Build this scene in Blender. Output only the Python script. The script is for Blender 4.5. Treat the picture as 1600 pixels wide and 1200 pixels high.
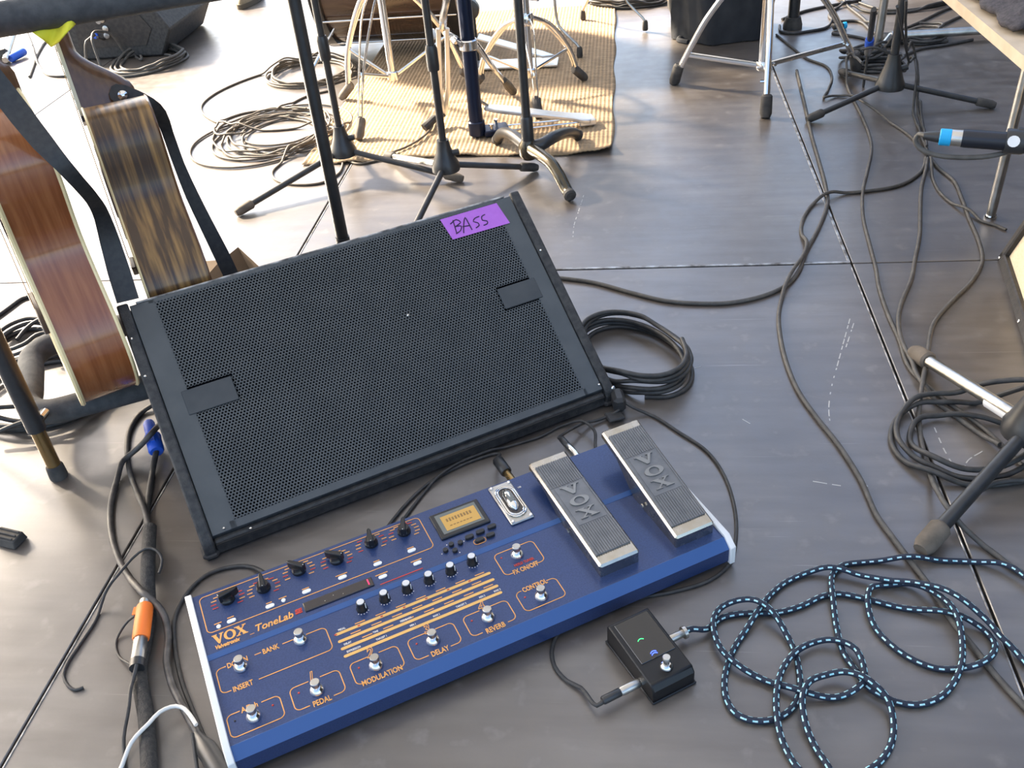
import bpy, math, random
import numpy as np
from mathutils import Vector, Matrix
random.seed(7); rng = np.random.default_rng(7)
S = bpy.context.scene
col = S.collection
for o in list(bpy.data.objects): bpy.data.objects.remove(o)

# ---------------------------------------------------------------- camera
F_PX, CX, CY, CAM_H = 1475.0, 800.0, 600.0, 1.02
def _n(v): v = np.asarray(v, float); return v/np.linalg.norm(v)
_down = _n([1000-CX, 2650-CY, F_PX]); UP = -_down              # vanishing point of the verticals
_f = np.array([973-CX, -479-CY, F_PX]); FY = _n(_f-UP*(_f@UP))   # vanishing point of the deck seams
FX = np.cross(FY, UP)
cam = bpy.data.cameras.new('camera'); cam_o = bpy.data.objects.new('camera', cam); col.objects.link(cam_o)
cam.sensor_width = 36; cam.lens = F_PX/1600*36; cam.clip_start = .02
M = Matrix(((FX[0], -FX[1], -FX[2], 0), (FY[0], -FY[1], -FY[2], 0), (UP[0], -UP[1], -UP[2], CAM_H), (0, 0, 0, 1)))
cam_o.matrix_world = M
S.camera = cam_o
C0 = np.array([0, 0, CAM_H])
def ray(px, py):
    v = np.array([px-CX, py-CY, F_PX]); return np.array([v@FX, v@FY, v@UP])
def G(px, py, z=0.0):                      # pixel -> point at height z
    r = ray(px, py); return C0+r*((z-CAM_H)/r[2])
def AT(px, py, d):                         # pixel -> point at depth d
    return C0+ray(px, py)/F_PX*d
def PL(px, py, p0, n):                     # pixel -> point on a plane
    r = ray(px, py); n = np.asarray(n, float); return C0+r*(((np.asarray(p0)-C0)@n)/(r@n))

# ---------------------------------------------------------------- sky, sun, exposure
w = bpy.data.worlds.new('sky'); S.world = w; w.use_nodes = True
nt = w.node_tree; bg = nt.nodes['Background']
sky = nt.nodes.new('ShaderNodeTexSky'); sky.sky_type = 'NISHITA'; sky.sun_disc = False
sky.sun_elevation = math.radians(33); sky.sun_rotation = math.radians(-60); sky.dust_density = 3.2; sky.air_density = 1.0
nt.links.new(sky.outputs['Color'], bg.inputs['Color']); bg.inputs['Strength'].default_value = 0.43
SUN_DIR = _n([0.86, -0.50, -0.64])
sun = bpy.data.lights.new('sun', 'SUN'); sun.energy = 26.0; sun.angle = math.radians(6); sun.color = (1.0, .85, .66)
sun_o = bpy.data.objects.new('sun', sun); col.objects.link(sun_o)
sun_o.rotation_euler = Vector(SUN_DIR).to_track_quat('-Z', 'Y').to_euler(); sun_o.location = (-6, 4, 6)
vs = S.view_settings; vs.view_transform = 'Standard'; vs.look = 'None'; vs.gamma = 1; vs.use_curve_mapping = False
vs.exposure = 0.36

# ---------------------------------------------------------------- materials
MATS = {}
def mat(name, c, rough=.5, metal=0.0, c2=None, scale=30.0, stretch=(1, 1, 1), bump=0.0, spec=.5, rough2=None, emit=None, detail=4, lo=.35, hi=.65, alpha=None, trans=0.0, coat=0.0, bscale=None):
    if name in MATS: return MATS[name]
    m = bpy.data.materials.new(name); m.use_nodes = True; t = m.node_tree; b = t.nodes['Principled BSDF']
    b.inputs['Base Color'].default_value = (*c, 1); b.inputs['Roughness'].default_value = rough; b.inputs['Metallic'].default_value = metal
    b.inputs['Specular IOR Level'].default_value = spec; b.inputs['Coat Weight'].default_value = coat
    b.inputs['Transmission Weight'].default_value = trans
    if emit: b.inputs['Emission Color'].default_value = (*emit[0], 1); b.inputs['Emission Strength'].default_value = emit[1]
    if c2 is not None or bump or rough2 is not None:
        tc = t.nodes.new('ShaderNodeTexCoord'); mp = t.nodes.new('ShaderNodeMapping'); mp.inputs['Scale'].default_value = stretch
        no = t.nodes.new('ShaderNodeTexNoise'); no.inputs['Scale'].default_value = scale; no.inputs['Detail'].default_value = detail
        t.links.new(tc.outputs['Object'], mp.inputs[0]); t.links.new(mp.outputs[0], no.inputs['Vector'])
        mr = t.nodes.new('ShaderNodeMapRange'); mr.inputs[1].default_value = lo; mr.inputs[2].default_value = hi
        t.links.new(no.outputs['Fac'], mr.inputs[0])
        if c2 is not None:
            mx = t.nodes.new('ShaderNodeMix'); mx.data_type = 'RGBA'
            mx.inputs[6].default_value = (*c, 1); mx.inputs[7].default_value = (*c2, 1)
            t.links.new(mr.outputs[0], mx.inputs[0]); t.links.new(mx.outputs[2], b.inputs['Base Color'])
        if rough2 is not None:
            r2 = t.nodes.new('ShaderNodeMapRange'); r2.inputs[3].default_value = rough; r2.inputs[4].default_value = rough2
            t.links.new(mr.outputs[0], r2.inputs[0]); t.links.new(r2.outputs[0], b.inputs['Roughness'])
        if bump:
            nb = no
            if bscale:
                nb = t.nodes.new('ShaderNodeTexNoise'); nb.inputs['Scale'].default_value = bscale; nb.inputs['Detail'].default_value = 3
                t.links.new(mp.outputs[0], nb.inputs['Vector'])
            bp = t.nodes.new('ShaderNodeBump'); bp.inputs['Strength'].default_value = bump; bp.inputs['Distance'].default_value = .002
            t.links.new(nb.outputs['Fac'], bp.inputs['Height']); t.links.new(bp.outputs[0], b.inputs['Normal'])
    MATS[name] = m; return m

def deck_material():
    m = bpy.data.materials.new('phenolic_stage_deck'); m.use_nodes = True; t = m.node_tree; b = t.nodes['Principled BSDF']; L = t.links.new
    tc = t.nodes.new('ShaderNodeTexCoord')
    geo = t.nodes.new('ShaderNodeNewGeometry')
    def noise(sc, st, det=5, rot=0.0):
        mp = t.nodes.new('ShaderNodeMapping'); mp.inputs['Scale'].default_value = st; mp.inputs['Rotation'].default_value = (0, 0, rot)
        n = t.nodes.new('ShaderNodeTexNoise'); n.inputs['Scale'].default_value = sc; n.inputs['Detail'].default_value = det
        L(geo.outputs['Position'], mp.inputs[0]); L(mp.outputs[0], n.inputs['Vector']); return n
    def rng_(src, a, b_, c=0.0, d=1.0):
        r = t.nodes.new('ShaderNodeMapRange'); r.inputs[1].default_value = a; r.inputs[2].default_value = b_; r.inputs[3].default_value = c; r.inputs[4].default_value = d
        L(src, r.inputs[0]); return r.outputs[0]
    def mix(fac, A, B):
        x = t.nodes.new('ShaderNodeMix'); x.data_type = 'RGBA'
        for v, i in ((A, 6), (B, 7)):
            if isinstance(v, tuple): x.inputs[i].default_value = (*v, 1)
            else: L(v, x.inputs[i])
        L(fac, x.inputs[0]); return x.outputs[2]
    big = noise(2.6, (1, 1, 1), 6); grain = noise(5, (1, 6, 1), 6); fine = noise(160, (1, 1, 1), 2); spots = noise(26, (1, 1, 1), 5)
    c = mix(rng_(big.outputs['Fac'], .35, .65), (.078, .064, .052), (.150, .130, .112))
    c = mix(rng_(grain.outputs['Fac'], .38, .70, 0, .6), c, (.055, .040, .030))
    c = mix(rng_(spots.outputs['Fac'], .60, .72, 0, .35), c, (.22, .20, .18))
    # worn scratches: thin stretched noise lines in two directions
    for rot, st in ((.5, (2.2, 60, 1)), (-.9, (1.5, 70, 1)), (1.3, (1.0, 80, 1))):
        s = noise(2.2, st, 2, rot); c = mix(rng_(s.outputs['Fac'], .735, .78, 0, .28), c, (.34, .32, .29))
    L(c, b.inputs['Base Color'])
    L(rng_(spots.outputs['Fac'], .3, .7, .30, .44), b.inputs['Roughness'])
    b.inputs['Specular IOR Level'].default_value = 1.0
    b.inputs['Coat Weight'].default_value = .8; b.inputs['Coat Roughness'].default_value = .34
    bp = t.nodes.new('ShaderNodeBump'); bp.inputs['Strength'].default_value = .12; bp.inputs['Distance'].default_value = .001
    L(fine.outputs['Fac'], bp.inputs['Height']); L(bp.outputs[0], b.inputs['Normal'])
    return m
def wood(name, a, b_, scale=6, stretch=(14, 14, 1), rough=.28, coat=.4, dark=None):
    m = mat(name, a, rough, 0, b_, scale, stretch, coat=coat, lo=.3, hi=.7, detail=7); return m

K = dict(
    deck=deck_material(),
    under=mat('void_under_deck', (.02, .018, .016), .9),
    alu=mat('worn_aluminium', (.50, .50, .50), .45, .8, (.16, .15, .14), 45, rough2=.65),
    black=mat('black_powder_coat', (.018, .018, .019), .38, 0, (.03, .03, .03), 40, spec=.6),
    brownblk=mat('dark_brown_steel', (.035, .024, .018), .3, .2),
    rubber=mat('dusty_black_rubber', (.03, .029, .028), .75, 0, (.075, .068, .06), 35),
    dustrub=mat('dusty_brown_rubber', (.10, .082, .062), .8, 0, (.16, .13, .10), 40),
    chrome=mat('chrome_plate', (.78, .77, .75), .13, 1.0),
    satin=mat('satin_steel', (.58, .56, .52), .32, .95, (.40, .38, .34), 25),
    cable=mat('black_rubber_cable', (.028, .027, .026), .55, 0, (.055, .052, .048), 60),
    cable2=mat('grey_dusty_cable', (.06, .055, .049), .6, 0, (.095, .088, .078), 60),
    white=mat('white_plastic', (.80, .79, .77), .4),
    bluecon=mat('blue_connector_plastic', (.02, .11, .62), .4),
)
# ---------------------------------------------------------------- mesh helpers
class MB:
    def __init__(s): s.v = []; s.f = []; s.mi = []
    def add(s, vs, fs, mi=0):
        o = len(s.v); s.v += [tuple(map(float, p)) for p in vs]; s.f += [tuple(i+o for i in f) for f in fs]; s.mi += [mi]*len(fs); return s
    def box(s, c, d, rz=0.0, M3=None, mi=0, bev=0.0):
        x, y, z = (q/2 for q in d)
        if bev > 0:                        # chamfered box
            b = min(bev, x*.9, y*.9, z*.9); P = []
            for sx in (-1, 1):
                for sy in (-1, 1):
                    for sz in (-1, 1):
                        P += [(sx*x, sy*(y-b), sz*(z-b)), (sx*(x-b), sy*y, sz*(z-b)), (sx*(x-b), sy*(y-b), sz*z)]
            id_ = lambda sx, sy, sz, k: ((sx > 0)*4+(sy > 0)*2+(sz > 0))*3+k
            fs = []
            for sg in (-1, 1):
                q = [id_(sg, a, b_, 0) for a, b_ in ((-1, -1), (1, -1), (1, 1), (-1, 1))]; fs.append(q if sg > 0 else q[::-1])
                q = [id_(a, sg, b_, 1) for a, b_ in ((-1, -1), (-1, 1), (1, 1), (1, -1))]; fs.append(q if sg > 0 else q[::-1])
                q = [id_(a, b_, sg, 2) for a, b_ in ((-1, -1), (1, -1), (1, 1), (-1, 1))]; fs.append(q if sg > 0 else q[::-1])
            for a in (-1, 1):
                for b_ in (-1, 1):
                    for fl, q in ((a*b_ < 0, [id_(a, b_, -1, 0), id_(a, b_, 1, 0), id_(a, b_, 1, 1), id_(a, b_, -1, 1)]),
                                  (a*b_ > 0, [id_(a, -1, b_, 0), id_(a, 1, b_, 0), id_(a, 1, b_, 2), id_(a, -1, b_, 2)]),
                                  (a*b_ < 0, [id_(-1, a, b_, 1), id_(1, a, b_, 1), id_(1, a, b_, 2), id_(-1, a, b_, 2)])):
                        fs.append(q[::-1] if not fl else q)
            for a in (-1, 1):
                for b_ in (-1, 1):
                    for g in (-1, 1):
                        q = [id_(a, b_, g, 0), id_(a, b_, g, 1), id_(a, b_, g, 2)]; fs.append(q if a*b_*g > 0 else q[::-1])
        else:
            P = [(-x, -y, -z), (x, -y, -z), (x, y, -z), (-x, y, -z), (-x, -y, z), (x, -y, z), (x, y, z), (-x, y, z)]
            fs = [(0, 3, 2, 1), (4, 5, 6, 7), (0, 1, 5, 4), (1, 2, 6, 5), (2, 3, 7, 6), (3, 0, 4, 7)]
        R = np.array(M3) if M3 is not None else np.array([[math.cos(rz), -math.sin(rz), 0], [math.sin(rz), math.cos(rz), 0], [0, 0, 1]])
        return s.add(np.array(P)@R.T+np.array(c), fs, mi)
    def tube(s, pts, r, n=10, caps=True, mi=0, flat=None, upv=None):
        """sweep a circle (or, with flat=(a,b), an ellipse kept along upv) along a polyline; r may vary"""
        P = np.array(pts, float); k = len(P); r = np.full(k, r) if np.isscalar(r) else np.array(r, float)
        T = np.zeros_like(P); T[1:-1] = P[2:]-P[:-2]; T[0] = P[1]-P[0]; T[-1] = P[-1]-P[-2]
        T /= np.maximum(np.linalg.norm(T, axis=1, keepdims=True), 1e-9)
        a = np.array([0, 0, 1.]) if upv is None else np.array(upv, float)
        if abs(T[0]@a) > .95: a = np.array([0, 1., 0])
        N = a-T[0]*(a@T[0]); N /= np.linalg.norm(N); V = []
        ang = np.linspace(0, 2*math.pi, n, endpoint=False); fa, fb = flat if flat else (1, 1)
        for i in range(k):
            if upv is not None: N = a-T[i]*(a@T[i])
            else: N = N-T[i]*(N@T[i])
            N /= max(np.linalg.norm(N), 1e-9); B = np.cross(T[i], N)
            V.append(P[i]+r[i]*(np.outer(np.cos(ang)*fa, N)+np.outer(np.sin(ang)*fb, B)))
        V = np.concatenate(V); fs = []
        for i in range(k-1):
            for j in range(n):
                j2 = (j+1) % n; fs.append((i*n+j, i*n+j2, (i+1)*n+j2, (i+1)*n+j))
        if caps: fs.append(tuple(range(n-1, -1, -1))); fs.append(tuple((k-1)*n+j for j in range(n)))
        return s.add(V, fs, mi)
    def cyl(s, a, b, r, r2=None, n=14, mi=0): return s.tube([a, b], [r, r if r2 is None else r2], n, mi=mi)
    def lathe(s, prof, base, axis=(0, 0, 1), n=20, mi=0):
        """prof: [(radius, height)] from base along axis"""
        ax = _n(axis); pts = [np.array(base)+ax*h for _, h in prof]; k = len(prof)
        a = np.array([1., 0, 0]) if abs(ax[0]) < .9 else np.array([0, 1., 0]); N = _n(a-ax*(a@ax)); B = np.cross(ax, N)
        ang = np.linspace(0, 2*math.pi, n, endpoint=False)
        V = np.concatenate([pts[i]+max(prof[i][0], 1e-5)*(np.outer(np.cos(ang), N)+np.outer(np.sin(ang), B)) for i in range(k)])
        fs = [(i*n+j, i*n+(j+1) % n, (i+1)*n+(j+1) % n, (i+1)*n+j) for i in range(k-1) for j in range(n)]
        fs.append(tuple(range(n-1, -1, -1))); fs.append(tuple((k-1)*n+j for j in range(n)))
        return s.add(V, fs, mi)
    def prism(s, poly, vec, mi=0):
        """poly: planar 3d loop, extruded along vec"""
        P = np.array(poly, float); k = len(P); V = np.concatenate([P, P+np.array(vec, float)])
        nrm = np.zeros(3)
        for i in range(k): nrm += np.cross(P[i], P[(i+1) % k])
        fl = nrm@np.array(vec) > 0
        b0 = tuple(range(k)); t0 = tuple(range(k, 2*k)); sd = [(i, (i+1) % k, k+(i+1) % k, k+i) for i in range(k)]
        fs = ([b0[::-1], t0]+sd) if fl else ([b0, t0[::-1]]+[q[::-1] for q in sd])
        return s.add(V, fs, mi)
    def quad(s, a, b, c, d, mi=0): return s.add([a, b, c, d], [(0, 1, 2, 3)], mi)
    def build(s, name, m, parent=None, local=False, smooth=35, bevel=0.0):
        v = np.array(s.v, float)
        me = bpy.data.meshes.new(name); o = bpy.data.objects.new(name, me); col.objects.link(o)
        if parent is not None:
            o.parent = parent
            if not local:
                org = np.array(WORLD[parent.name]); v = v-org; a_ = -ROT.get(parent.name, 0.0)
                v = v@np.array([[math.cos(a_), -math.sin(a_), 0], [math.sin(a_), math.cos(a_), 0], [0, 0, 1]]).T
            WORLD[o.name] = WORLD.get(parent.name, (0, 0, 0)); ROT[o.name] = ROT.get(parent.name, 0.0)
        elif not local:
            lo, hi = v.min(0), v.max(0); org = np.array([(lo[0]+hi[0])/2, (lo[1]+hi[1])/2, lo[2]]); v = v-org; o.location = org; WORLD[o.name] = tuple(org)
        me.from_pydata(v.tolist(), [], s.f)
        for mm in (m if isinstance(m, (list, tuple)) else [m]): me.materials.append(K[mm] if isinstance(mm, str) else mm)
        me.polygons.foreach_set('material_index', s.mi)
        if smooth:
            me.polygons.foreach_set('use_smooth', [True]*len(s.f)); me.set_sharp_from_angle(angle=math.radians(smooth))
        if bevel:
            bm_ = o.modifiers.new('bevel', 'BEVEL'); bm_.width = bevel; bm_.segments = 2; bm_.limit_method = 'ANGLE'; bm_.angle_limit = math.radians(40)
        me.update(); return o
WORLD = {}; ROT = {}
def thing(name, label, cat, loc=(0, 0, 0), rz=0.0, group=None):
    o = bpy.data.objects.new(name, None); col.objects.link(o); o.location = [float(q) for q in loc]; o.rotation_euler = (0, 0, rz); o.empty_display_size = .05
    WORLD[o.name] = tuple(float(q) for q in loc); ROT[o.name] = rz; return tag(o, label, cat, group)
def tag(o, label=None, cat=None, group=None, kind=None):
    for k, v in (('label', label), ('category', cat), ('group', group), ('kind', kind)):
        if v: o[k] = v
    return o
def spline(P, step=.012, closed=False):
    P = np.array(P, float); Q = np.vstack([2*P[0]-P[1], P, 2*P[-1]-P[-2]]); out = []
    for i in range(1, len(Q)-2):
        p0, p1, p2, p3 = Q[i-1:i+3]; n = max(2, int(np.linalg.norm(p2-p1)/step))
        d = [max(np.linalg.norm(b-a), 1e-6)**.5 for a, b in ((p0, p1), (p1, p2), (p2, p3))]; t0 = 0; t1 = d[0]; t2 = t1+d[1]; t3 = t2+d[2]
        for t in np.linspace(t1, t2, n, endpoint=False):
            A1 = (t1-t)/(t1-t0)*p0+(t-t0)/(t1-t0)*p1; A2 = (t2-t)/(t2-t1)*p1+(t-t1)/(t2-t1)*p2; A3 = (t3-t)/(t3-t2)*p2+(t-t2)/(t3-t2)*p3
            B1 = (t2-t)/(t2-t0)*A1+(t-t0)/(t2-t0)*A2; B2 = (t3-t)/(t3-t1)*A2+(t-t1)/(t3-t1)*A3
            out.append((t2-t)/(t2-t1)*B1+(t-t1)/(t2-t1)*B2)
    out.append(P[-1]); return np.array(out)
def text_part(s, size, m, parent, pos, name='lettering', rz=0.0, tilt=0.0, bold=0.0, sx=1.0, ext=.0003, shear=0.0, align='LEFT', M3=None):
    cu = bpy.data.curves.new('t', 'FONT'); cu.body = s; cu.size = size; cu.extrude = ext; cu.offset = bold; cu.shear = shear; cu.align_x = align; cu.resolution_u = 3
    to = bpy.data.objects.new('t', cu); col.objects.link(to)
    dg = bpy.context.evaluated_depsgraph_get(); me = bpy.data.meshes.new_from_object(to.evaluated_get(dg))
    bpy.data.objects.remove(to)
    v = np.array([q.co[:] for q in me.vertices]); v[:, 0] *= sx
    if M3 is None:
        cz, sz = math.cos(rz), math.sin(rz); R = np.array([[cz, -sz, 0], [sz, cz, 0], [0, 0, 1]])@np.array([[1, 0, 0], [0, math.cos(tilt), -math.sin(tilt)], [0, math.sin(tilt), math.cos(tilt)]])
    else: R = np.array(M3)
    v = v@R.T+np.array(pos)
    for q, p in zip(me.vertices, v): q.co = p
    me.name = name; me.materials.clear(); me.materials.append(K[m] if isinstance(m, str) else m)
    o = bpy.data.objects.new(name, me); col.objects.link(o); o.parent = parent; return o

# ---------------------------------------------------------------- stage: deck, plus unseen roof and drapes added for the light
fl = MB().box((0, 3.0, -.035), (13, 15, .03)).build('floor', 'under'); tag(fl, kind='structure')
SX, SY = (-.780, .474), 1.836; PW = SX[1]-SX[0]; PLn = 2.5
pan = None
for i in range(-5, 5):
    for j in range(-3, 4):
        x0 = SX[0]+i*PW; y0 = SY+j*PLn
        if pan is None:
            pan = MB().box((0, 0, -.01), (PW-.004, PLn-.004, .02), bev=.0012).build('deck_panel', 'deck', fl, local=True); o = pan
        else: o = pan.copy(); col.objects.link(o)
        o.location = (x0+PW/2-fl.location.x, y0+PLn/2-fl.location.y, 0-fl.location.z)
def strip(x0, y0, x1, y1, wd, z=.0012, m='alu'):
    MB().box(((x0+x1)/2, (y0+y1)/2, z/2-.001), (abs(x1-x0)+wd, abs(y1-y0)+wd, z+.002), bev=.0006).build('edge_strip', m, fl)
strip(SX[1]-.005, SY+.006, SX[1]-.005, SY+2.5, .006)
strip(SX[0]+.01, SY+.005, SX[1]-.009, SY+.005, .007)
strip(SX[0]+.004, SY-2.5, SX[0]+.004, SY-.02, .0026)
strip(SX[0]+.005, SY+.02, SX[0]+.005, SY+2.5, .003)
strip(SX[1]-.004, SY-2.5, SX[1]-.004, SY-.02, .0025)
K['shaderoof'] = mat('translucent_shade_roof', (.55, .57, .60), .7)
_t = K['shaderoof'].node_tree; _tr = _t.nodes.new('ShaderNodeBsdfTranslucent'); _tr.inputs['Color'].default_value = (.46, .52, .60, 1); _mx = _t.nodes.new('ShaderNodeMixShader'); _mx.inputs[0].default_value = .22
_t.links.new(_t.nodes['Principled BSDF'].outputs[0], _mx.inputs[1]); _t.links.new(_tr.outputs[0], _mx.inputs[2]); _t.links.new(_mx.outputs[0], _t.nodes['Material Output'].inputs['Surface']); K['drape'] = mat('unseen_black_drape', (.012, .012, .014), .95, 0, (.02, .02, .022), 8, bump=.3)
# unseen roof sheet, added and cut so its edge splits sun from shade
e0 = np.array([-1.28, 1.40]); e1 = np.array([.16, 3.0]); ed = _n(e1-e0); nr = np.array([ed[1], -ed[0]]); ZR = 3.6
sh = SUN_DIR[:2]/-SUN_DIR[2]*ZR
a0 = e0-sh-ed*1.9; a1 = e0-sh+ed*4.2
poly = [(*a0, ZR), (*a1, ZR), (*(a1+nr*9.5), ZR+.5), (*(a0+nr*9.5), ZR+.5)]
tag(MB().add(poly, [(3, 2, 1, 0)]).build('unseen_shade_roof', 'shaderoof', smooth=0), kind='structure')
dr = MB(); n = 60  # unseen drapes, placed so the right side reflects dark in the deck
for (xa, ya, xb, yb, h) in ((3.4, -1.0, 3.4, 6.2, 2.6), (1.5, 6.4, 3.4, 6.2, 2.6)):
    L_ = math.hypot(xb-xa, yb-ya); d = np.array([xb-xa, yb-ya])/L_; nn = np.array([-d[1], d[0]])
    P = [np.array([xa, ya])+d*L_*k/(2*n)+nn*.05*math.sin(k*1.3) for k in range(2*n+1)]
    vs_ = [(*p, 0.0) for p in P]+[(*p, h) for p in P]; m_ = len(P)
    dr.add(vs_, [(k, k+1, m_+k+1, m_+k) for k in range(m_-1)])
tag(dr.build('unseen_drape_wall', 'drape'), kind='structure')
# chalk scratches and scuffs worn into the deck
K['chalk'] = mat('chalky_scuff', (.46, .45, .43), .8)
for pts in ([(1328, 498), (1318, 535), (1308, 572), (1299, 606), (1295, 640), (1298, 668)], [(912, 305), (904, 330), (897, 352), (895, 374)], [(1334, 505), (1320, 548)], [(1460, 668), (1474, 700), (1488, 725)], [(1345, 752), (1356, 760), (1372, 768)], [(1535, 705), (1512, 720), (1506, 735)], [(1160, 655), (1172, 662)], [(1062, 578), (1080, 576), (1100, 572)], [(1270, 752), (1300, 757), (1335, 762)]):
    P_ = spline([G(x, y, .0002) for x, y in pts], .006)
    for a_ in range(0, len(P_)-2, 4): MB().tube(P_[a_:a_+int(rng.integers(2, 5))], .0011, 6, flat=(.25, 1), upv=(0, 0, 1)).build('scuff_mark', 'chalk', fl)
# ================================================================ floor monitor
K.update(grille=mat('grey_grille_paint', (.070, .080, .088), .40, .35, (.085, .095, .103), 20),
         cab=mat('textured_black_cabinet', (.022, .022, .023), .62, 0, (.05, .048, .045), 90, bump=.5, bscale=420),
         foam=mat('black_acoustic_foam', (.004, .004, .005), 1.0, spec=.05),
         plate=mat('dark_badge_plate', (.045, .052, .058), .5, .2, (.06, .066, .07), 25),
         tape=mat('purple_gaffer_tape', (.47, .14, .62), .6, 0, (.50, .16, .66), 80, bump=.2),
         ink=mat('black_marker_ink', (.03, .01, .05), .6))
MA, MW, ML, MS, MZ = .5662, .6916, .4028, .663, .035
MO = np.array([-.6288, .9706, 0.]); MU = np.array([math.cos(MA), math.sin(MA), 0]); MN = np.array([-MU[1], MU[0], 0])
mon = thing('stage_monitor', 'large black wedge stage monitor with perforated grille and purple tape reading BASS', 'speaker', MO, MA)
cs, sn = math.cos(MS), math.sin(MS)
def mf(a, b, h=0.0): return np.array([a, b*cs-h*sn, MZ+b*sn+h*cs])      # grille plane -> local
def mface(px, py):
    p = PL(px, py, MO+np.array([0, 0, MZ]), -MN*sn+np.array([0, 0, cs])); q = p-MO
    return q@MU, (q-np.array([0, 0, MZ]))@(MN*cs+np.array([0, 0, sn]))
BD = .3215
MB().prism([(0, p[0], p[1]) for p in ((.004, .004), (.004, .030), (.006, .034), (.006+ML*cs-.004, .026+ML*sn), (BD, .026+ML*sn), (BD, .004))], (MW, 0, 0)).build('cabinet', 'cab', mon, True)
for a0 in (-.018, MW):
    pr = [(-.010, .0), (-.012, .028)]+[tuple(mf(0, b, .007)[1:]) for b in (-.004, .1, .2, .3, ML+.004)]+[(BD+.002, MZ+ML*sn+.004), (BD+.002, 0.)]
    MB().prism([(a0, *p) for p in pr], (.018, 0, 0)).build('side_panel', 'cab', mon, True, bevel=.003)
MB().box((MW/2, -.002, .017), (MW, .012, .026), bev=.003).build('kick_strip', 'cab', mon, True)
MB().box((MW/2, -.0095, .024), (MW-.004, .003, .004)).build('kick_groove', 'black', mon, True)
# perforated sheet: every hole is real
pt = .0054; rh = .00185; Rc = pt/math.sqrt(3); ah = np.deg2rad(30+60*np.arange(6))
plates = []
for quad in (((287, 612), (362, 592), (372, 625), (296, 650)), ((777, 453), (836, 440), (848, 465), (788, 480))):
    q = np.array([mface(*p) for p in quad]); plates.append((q[:, 0].min(), q[:, 0].max(), q[:, 1].min(), q[:, 1].max()))
cx_, cy_ = [], []; row = 0; b = .013
while b < ML-.006:
    a = .040+(row % 2)*pt/2
    while a < MW-.036:
        if not any(p[0]-.003 < a < p[1]+.003 and p[2]-.003 < b < p[3]+.003 for p in plates): cx_.append(a); cy_.append(b)
        a += pt
    b += pt*math.sqrt(3)/2; row += 1
cc = np.stack([cx_, cy_], 1); nC = len(cc)
rings = [(Rc, .0), (rh*1.12, .0), (rh, -.0004), (rh, -.0016)]
V2 = np.zeros((nC, 24, 3))
for k, (rr, hh) in enumerate(rings):
    aa = cc[:, 0:1]+rr*np.cos(ah)[None]; bb = cc[:, 1:2]+rr*np.sin(ah)[None]
    V2[:, k*6:(k+1)*6, 0] = aa; V2[:, k*6:(k+1)*6, 1] = bb*cs-(hh+.003)*sn; V2[:, k*6:(k+1)*6, 2] = MZ+bb*sn+(hh+.003)*cs
base = np.array([(k*6+j, k*6+(j+1) % 6, (k+1)*6+(j+1) % 6, (k+1)*6+j) for k in range(3) for j in range(6)])
Fq = (base[None]+(np.arange(nC)*24)[:, None, None]).reshape(-1, 4)
me = bpy.data.meshes.new('grille'); me.from_pydata(V2.reshape(-1, 3).tolist(), [], Fq.tolist()); me.materials.append(K['grille']); me.update()
go = bpy.data.objects.new('grille', me); col.objects.link(go); go.parent = mon
def fbox(a0, a1, b0, b1, h0, h1, m, name, bev=.0008):
    R = np.array([[1, 0, 0], [0, cs, -sn], [0, sn, cs]])
    return MB().box(mf((a0+a1)/2, (b0+b1)/2, (h0+h1)/2), (a1-a0, b1-b0, h1-h0), M3=R, bev=bev).build(name, m, mon, True)
for a0, a1, b0, b1 in ((.001, .0405, 0, ML), (MW-.0365, MW-.001, 0, ML), (.03, MW-.03, 0, .0135), (.03, MW-.03, ML-.0065, ML+.001)): fbox(a0, a1, b0, b1, .0005, .0027, 'grille', 'grille_frame')
fbox(.03, MW-.03, .006, ML-.004, -.004, -.0012, 'foam', 'grille_foam', 0)
for p in plates: fbox(*p, .001, .0042, 'plate', 'badge_plate', .001)
fbox(.012, MW-.012, ML+.0005, ML+.004, -.002, .0035, 'alu', 'rear_edge_trim')
q = np.array([mface(*p) for p in ((687, 345), (775, 319), (796, 350), (707, 376))]); tb = MB()
tb.prism([mf(a, b, .0036) for a, b in q[::-1]], mf(0, 0, .0006)-mf(0, 0, 0)); tp = tb.build('tape_label', 'tape', mon, True, smooth=0)
ib = MB()
strokes = [[(707, 346), (713, 366)], [(703, 352), (712, 345), (719, 349), (711, 356)], [(710, 356), (720, 355), (719, 362), (712, 367)],
           [(724, 366), (724, 352), (726, 342), (731, 350), (737, 361)], [(722, 356), (734, 354)],
           [(748, 340), (741, 343), (739, 348), (746, 350), (748, 354), (743, 358)], [(757, 337), (752, 340), (753, 346), (760, 347), (761, 351), (755, 354)]]
for s_ in strokes: ib.tube([mf(*mface(*p), .0043) for p in spline([(*p, 0) for p in s_], 3)[:, :2]], .0011, 6)
io = ib.build('lettering', 'ink', tp, True)
for px, py in ((207, 532), (228, 590), (843, 394), (392, 826), (935, 602), (350, 826), (637, 494)):
    a, b = mface(px, py); MB().lathe([(.0022, 0), (.0022, .002), (.0012, .003)], mf(a, b, .003 if 0 < a < MW else .0065), -np.array([0, sn, -cs]), 10).build('screw', 'chrome', mon, True)
for a in (-.009, MW+.009): MB().box((a, .004, .008), (.026, .034, .016), bev=.006).build('corner_foot', 'rubber', mon, True)
MB().lathe([(.004, 0), (.004, .004), (.002, .006)], (MW+.016, -.006, .035), (0, -1, .6), 10).build('screw', 'chrome', mon, True)

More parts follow.
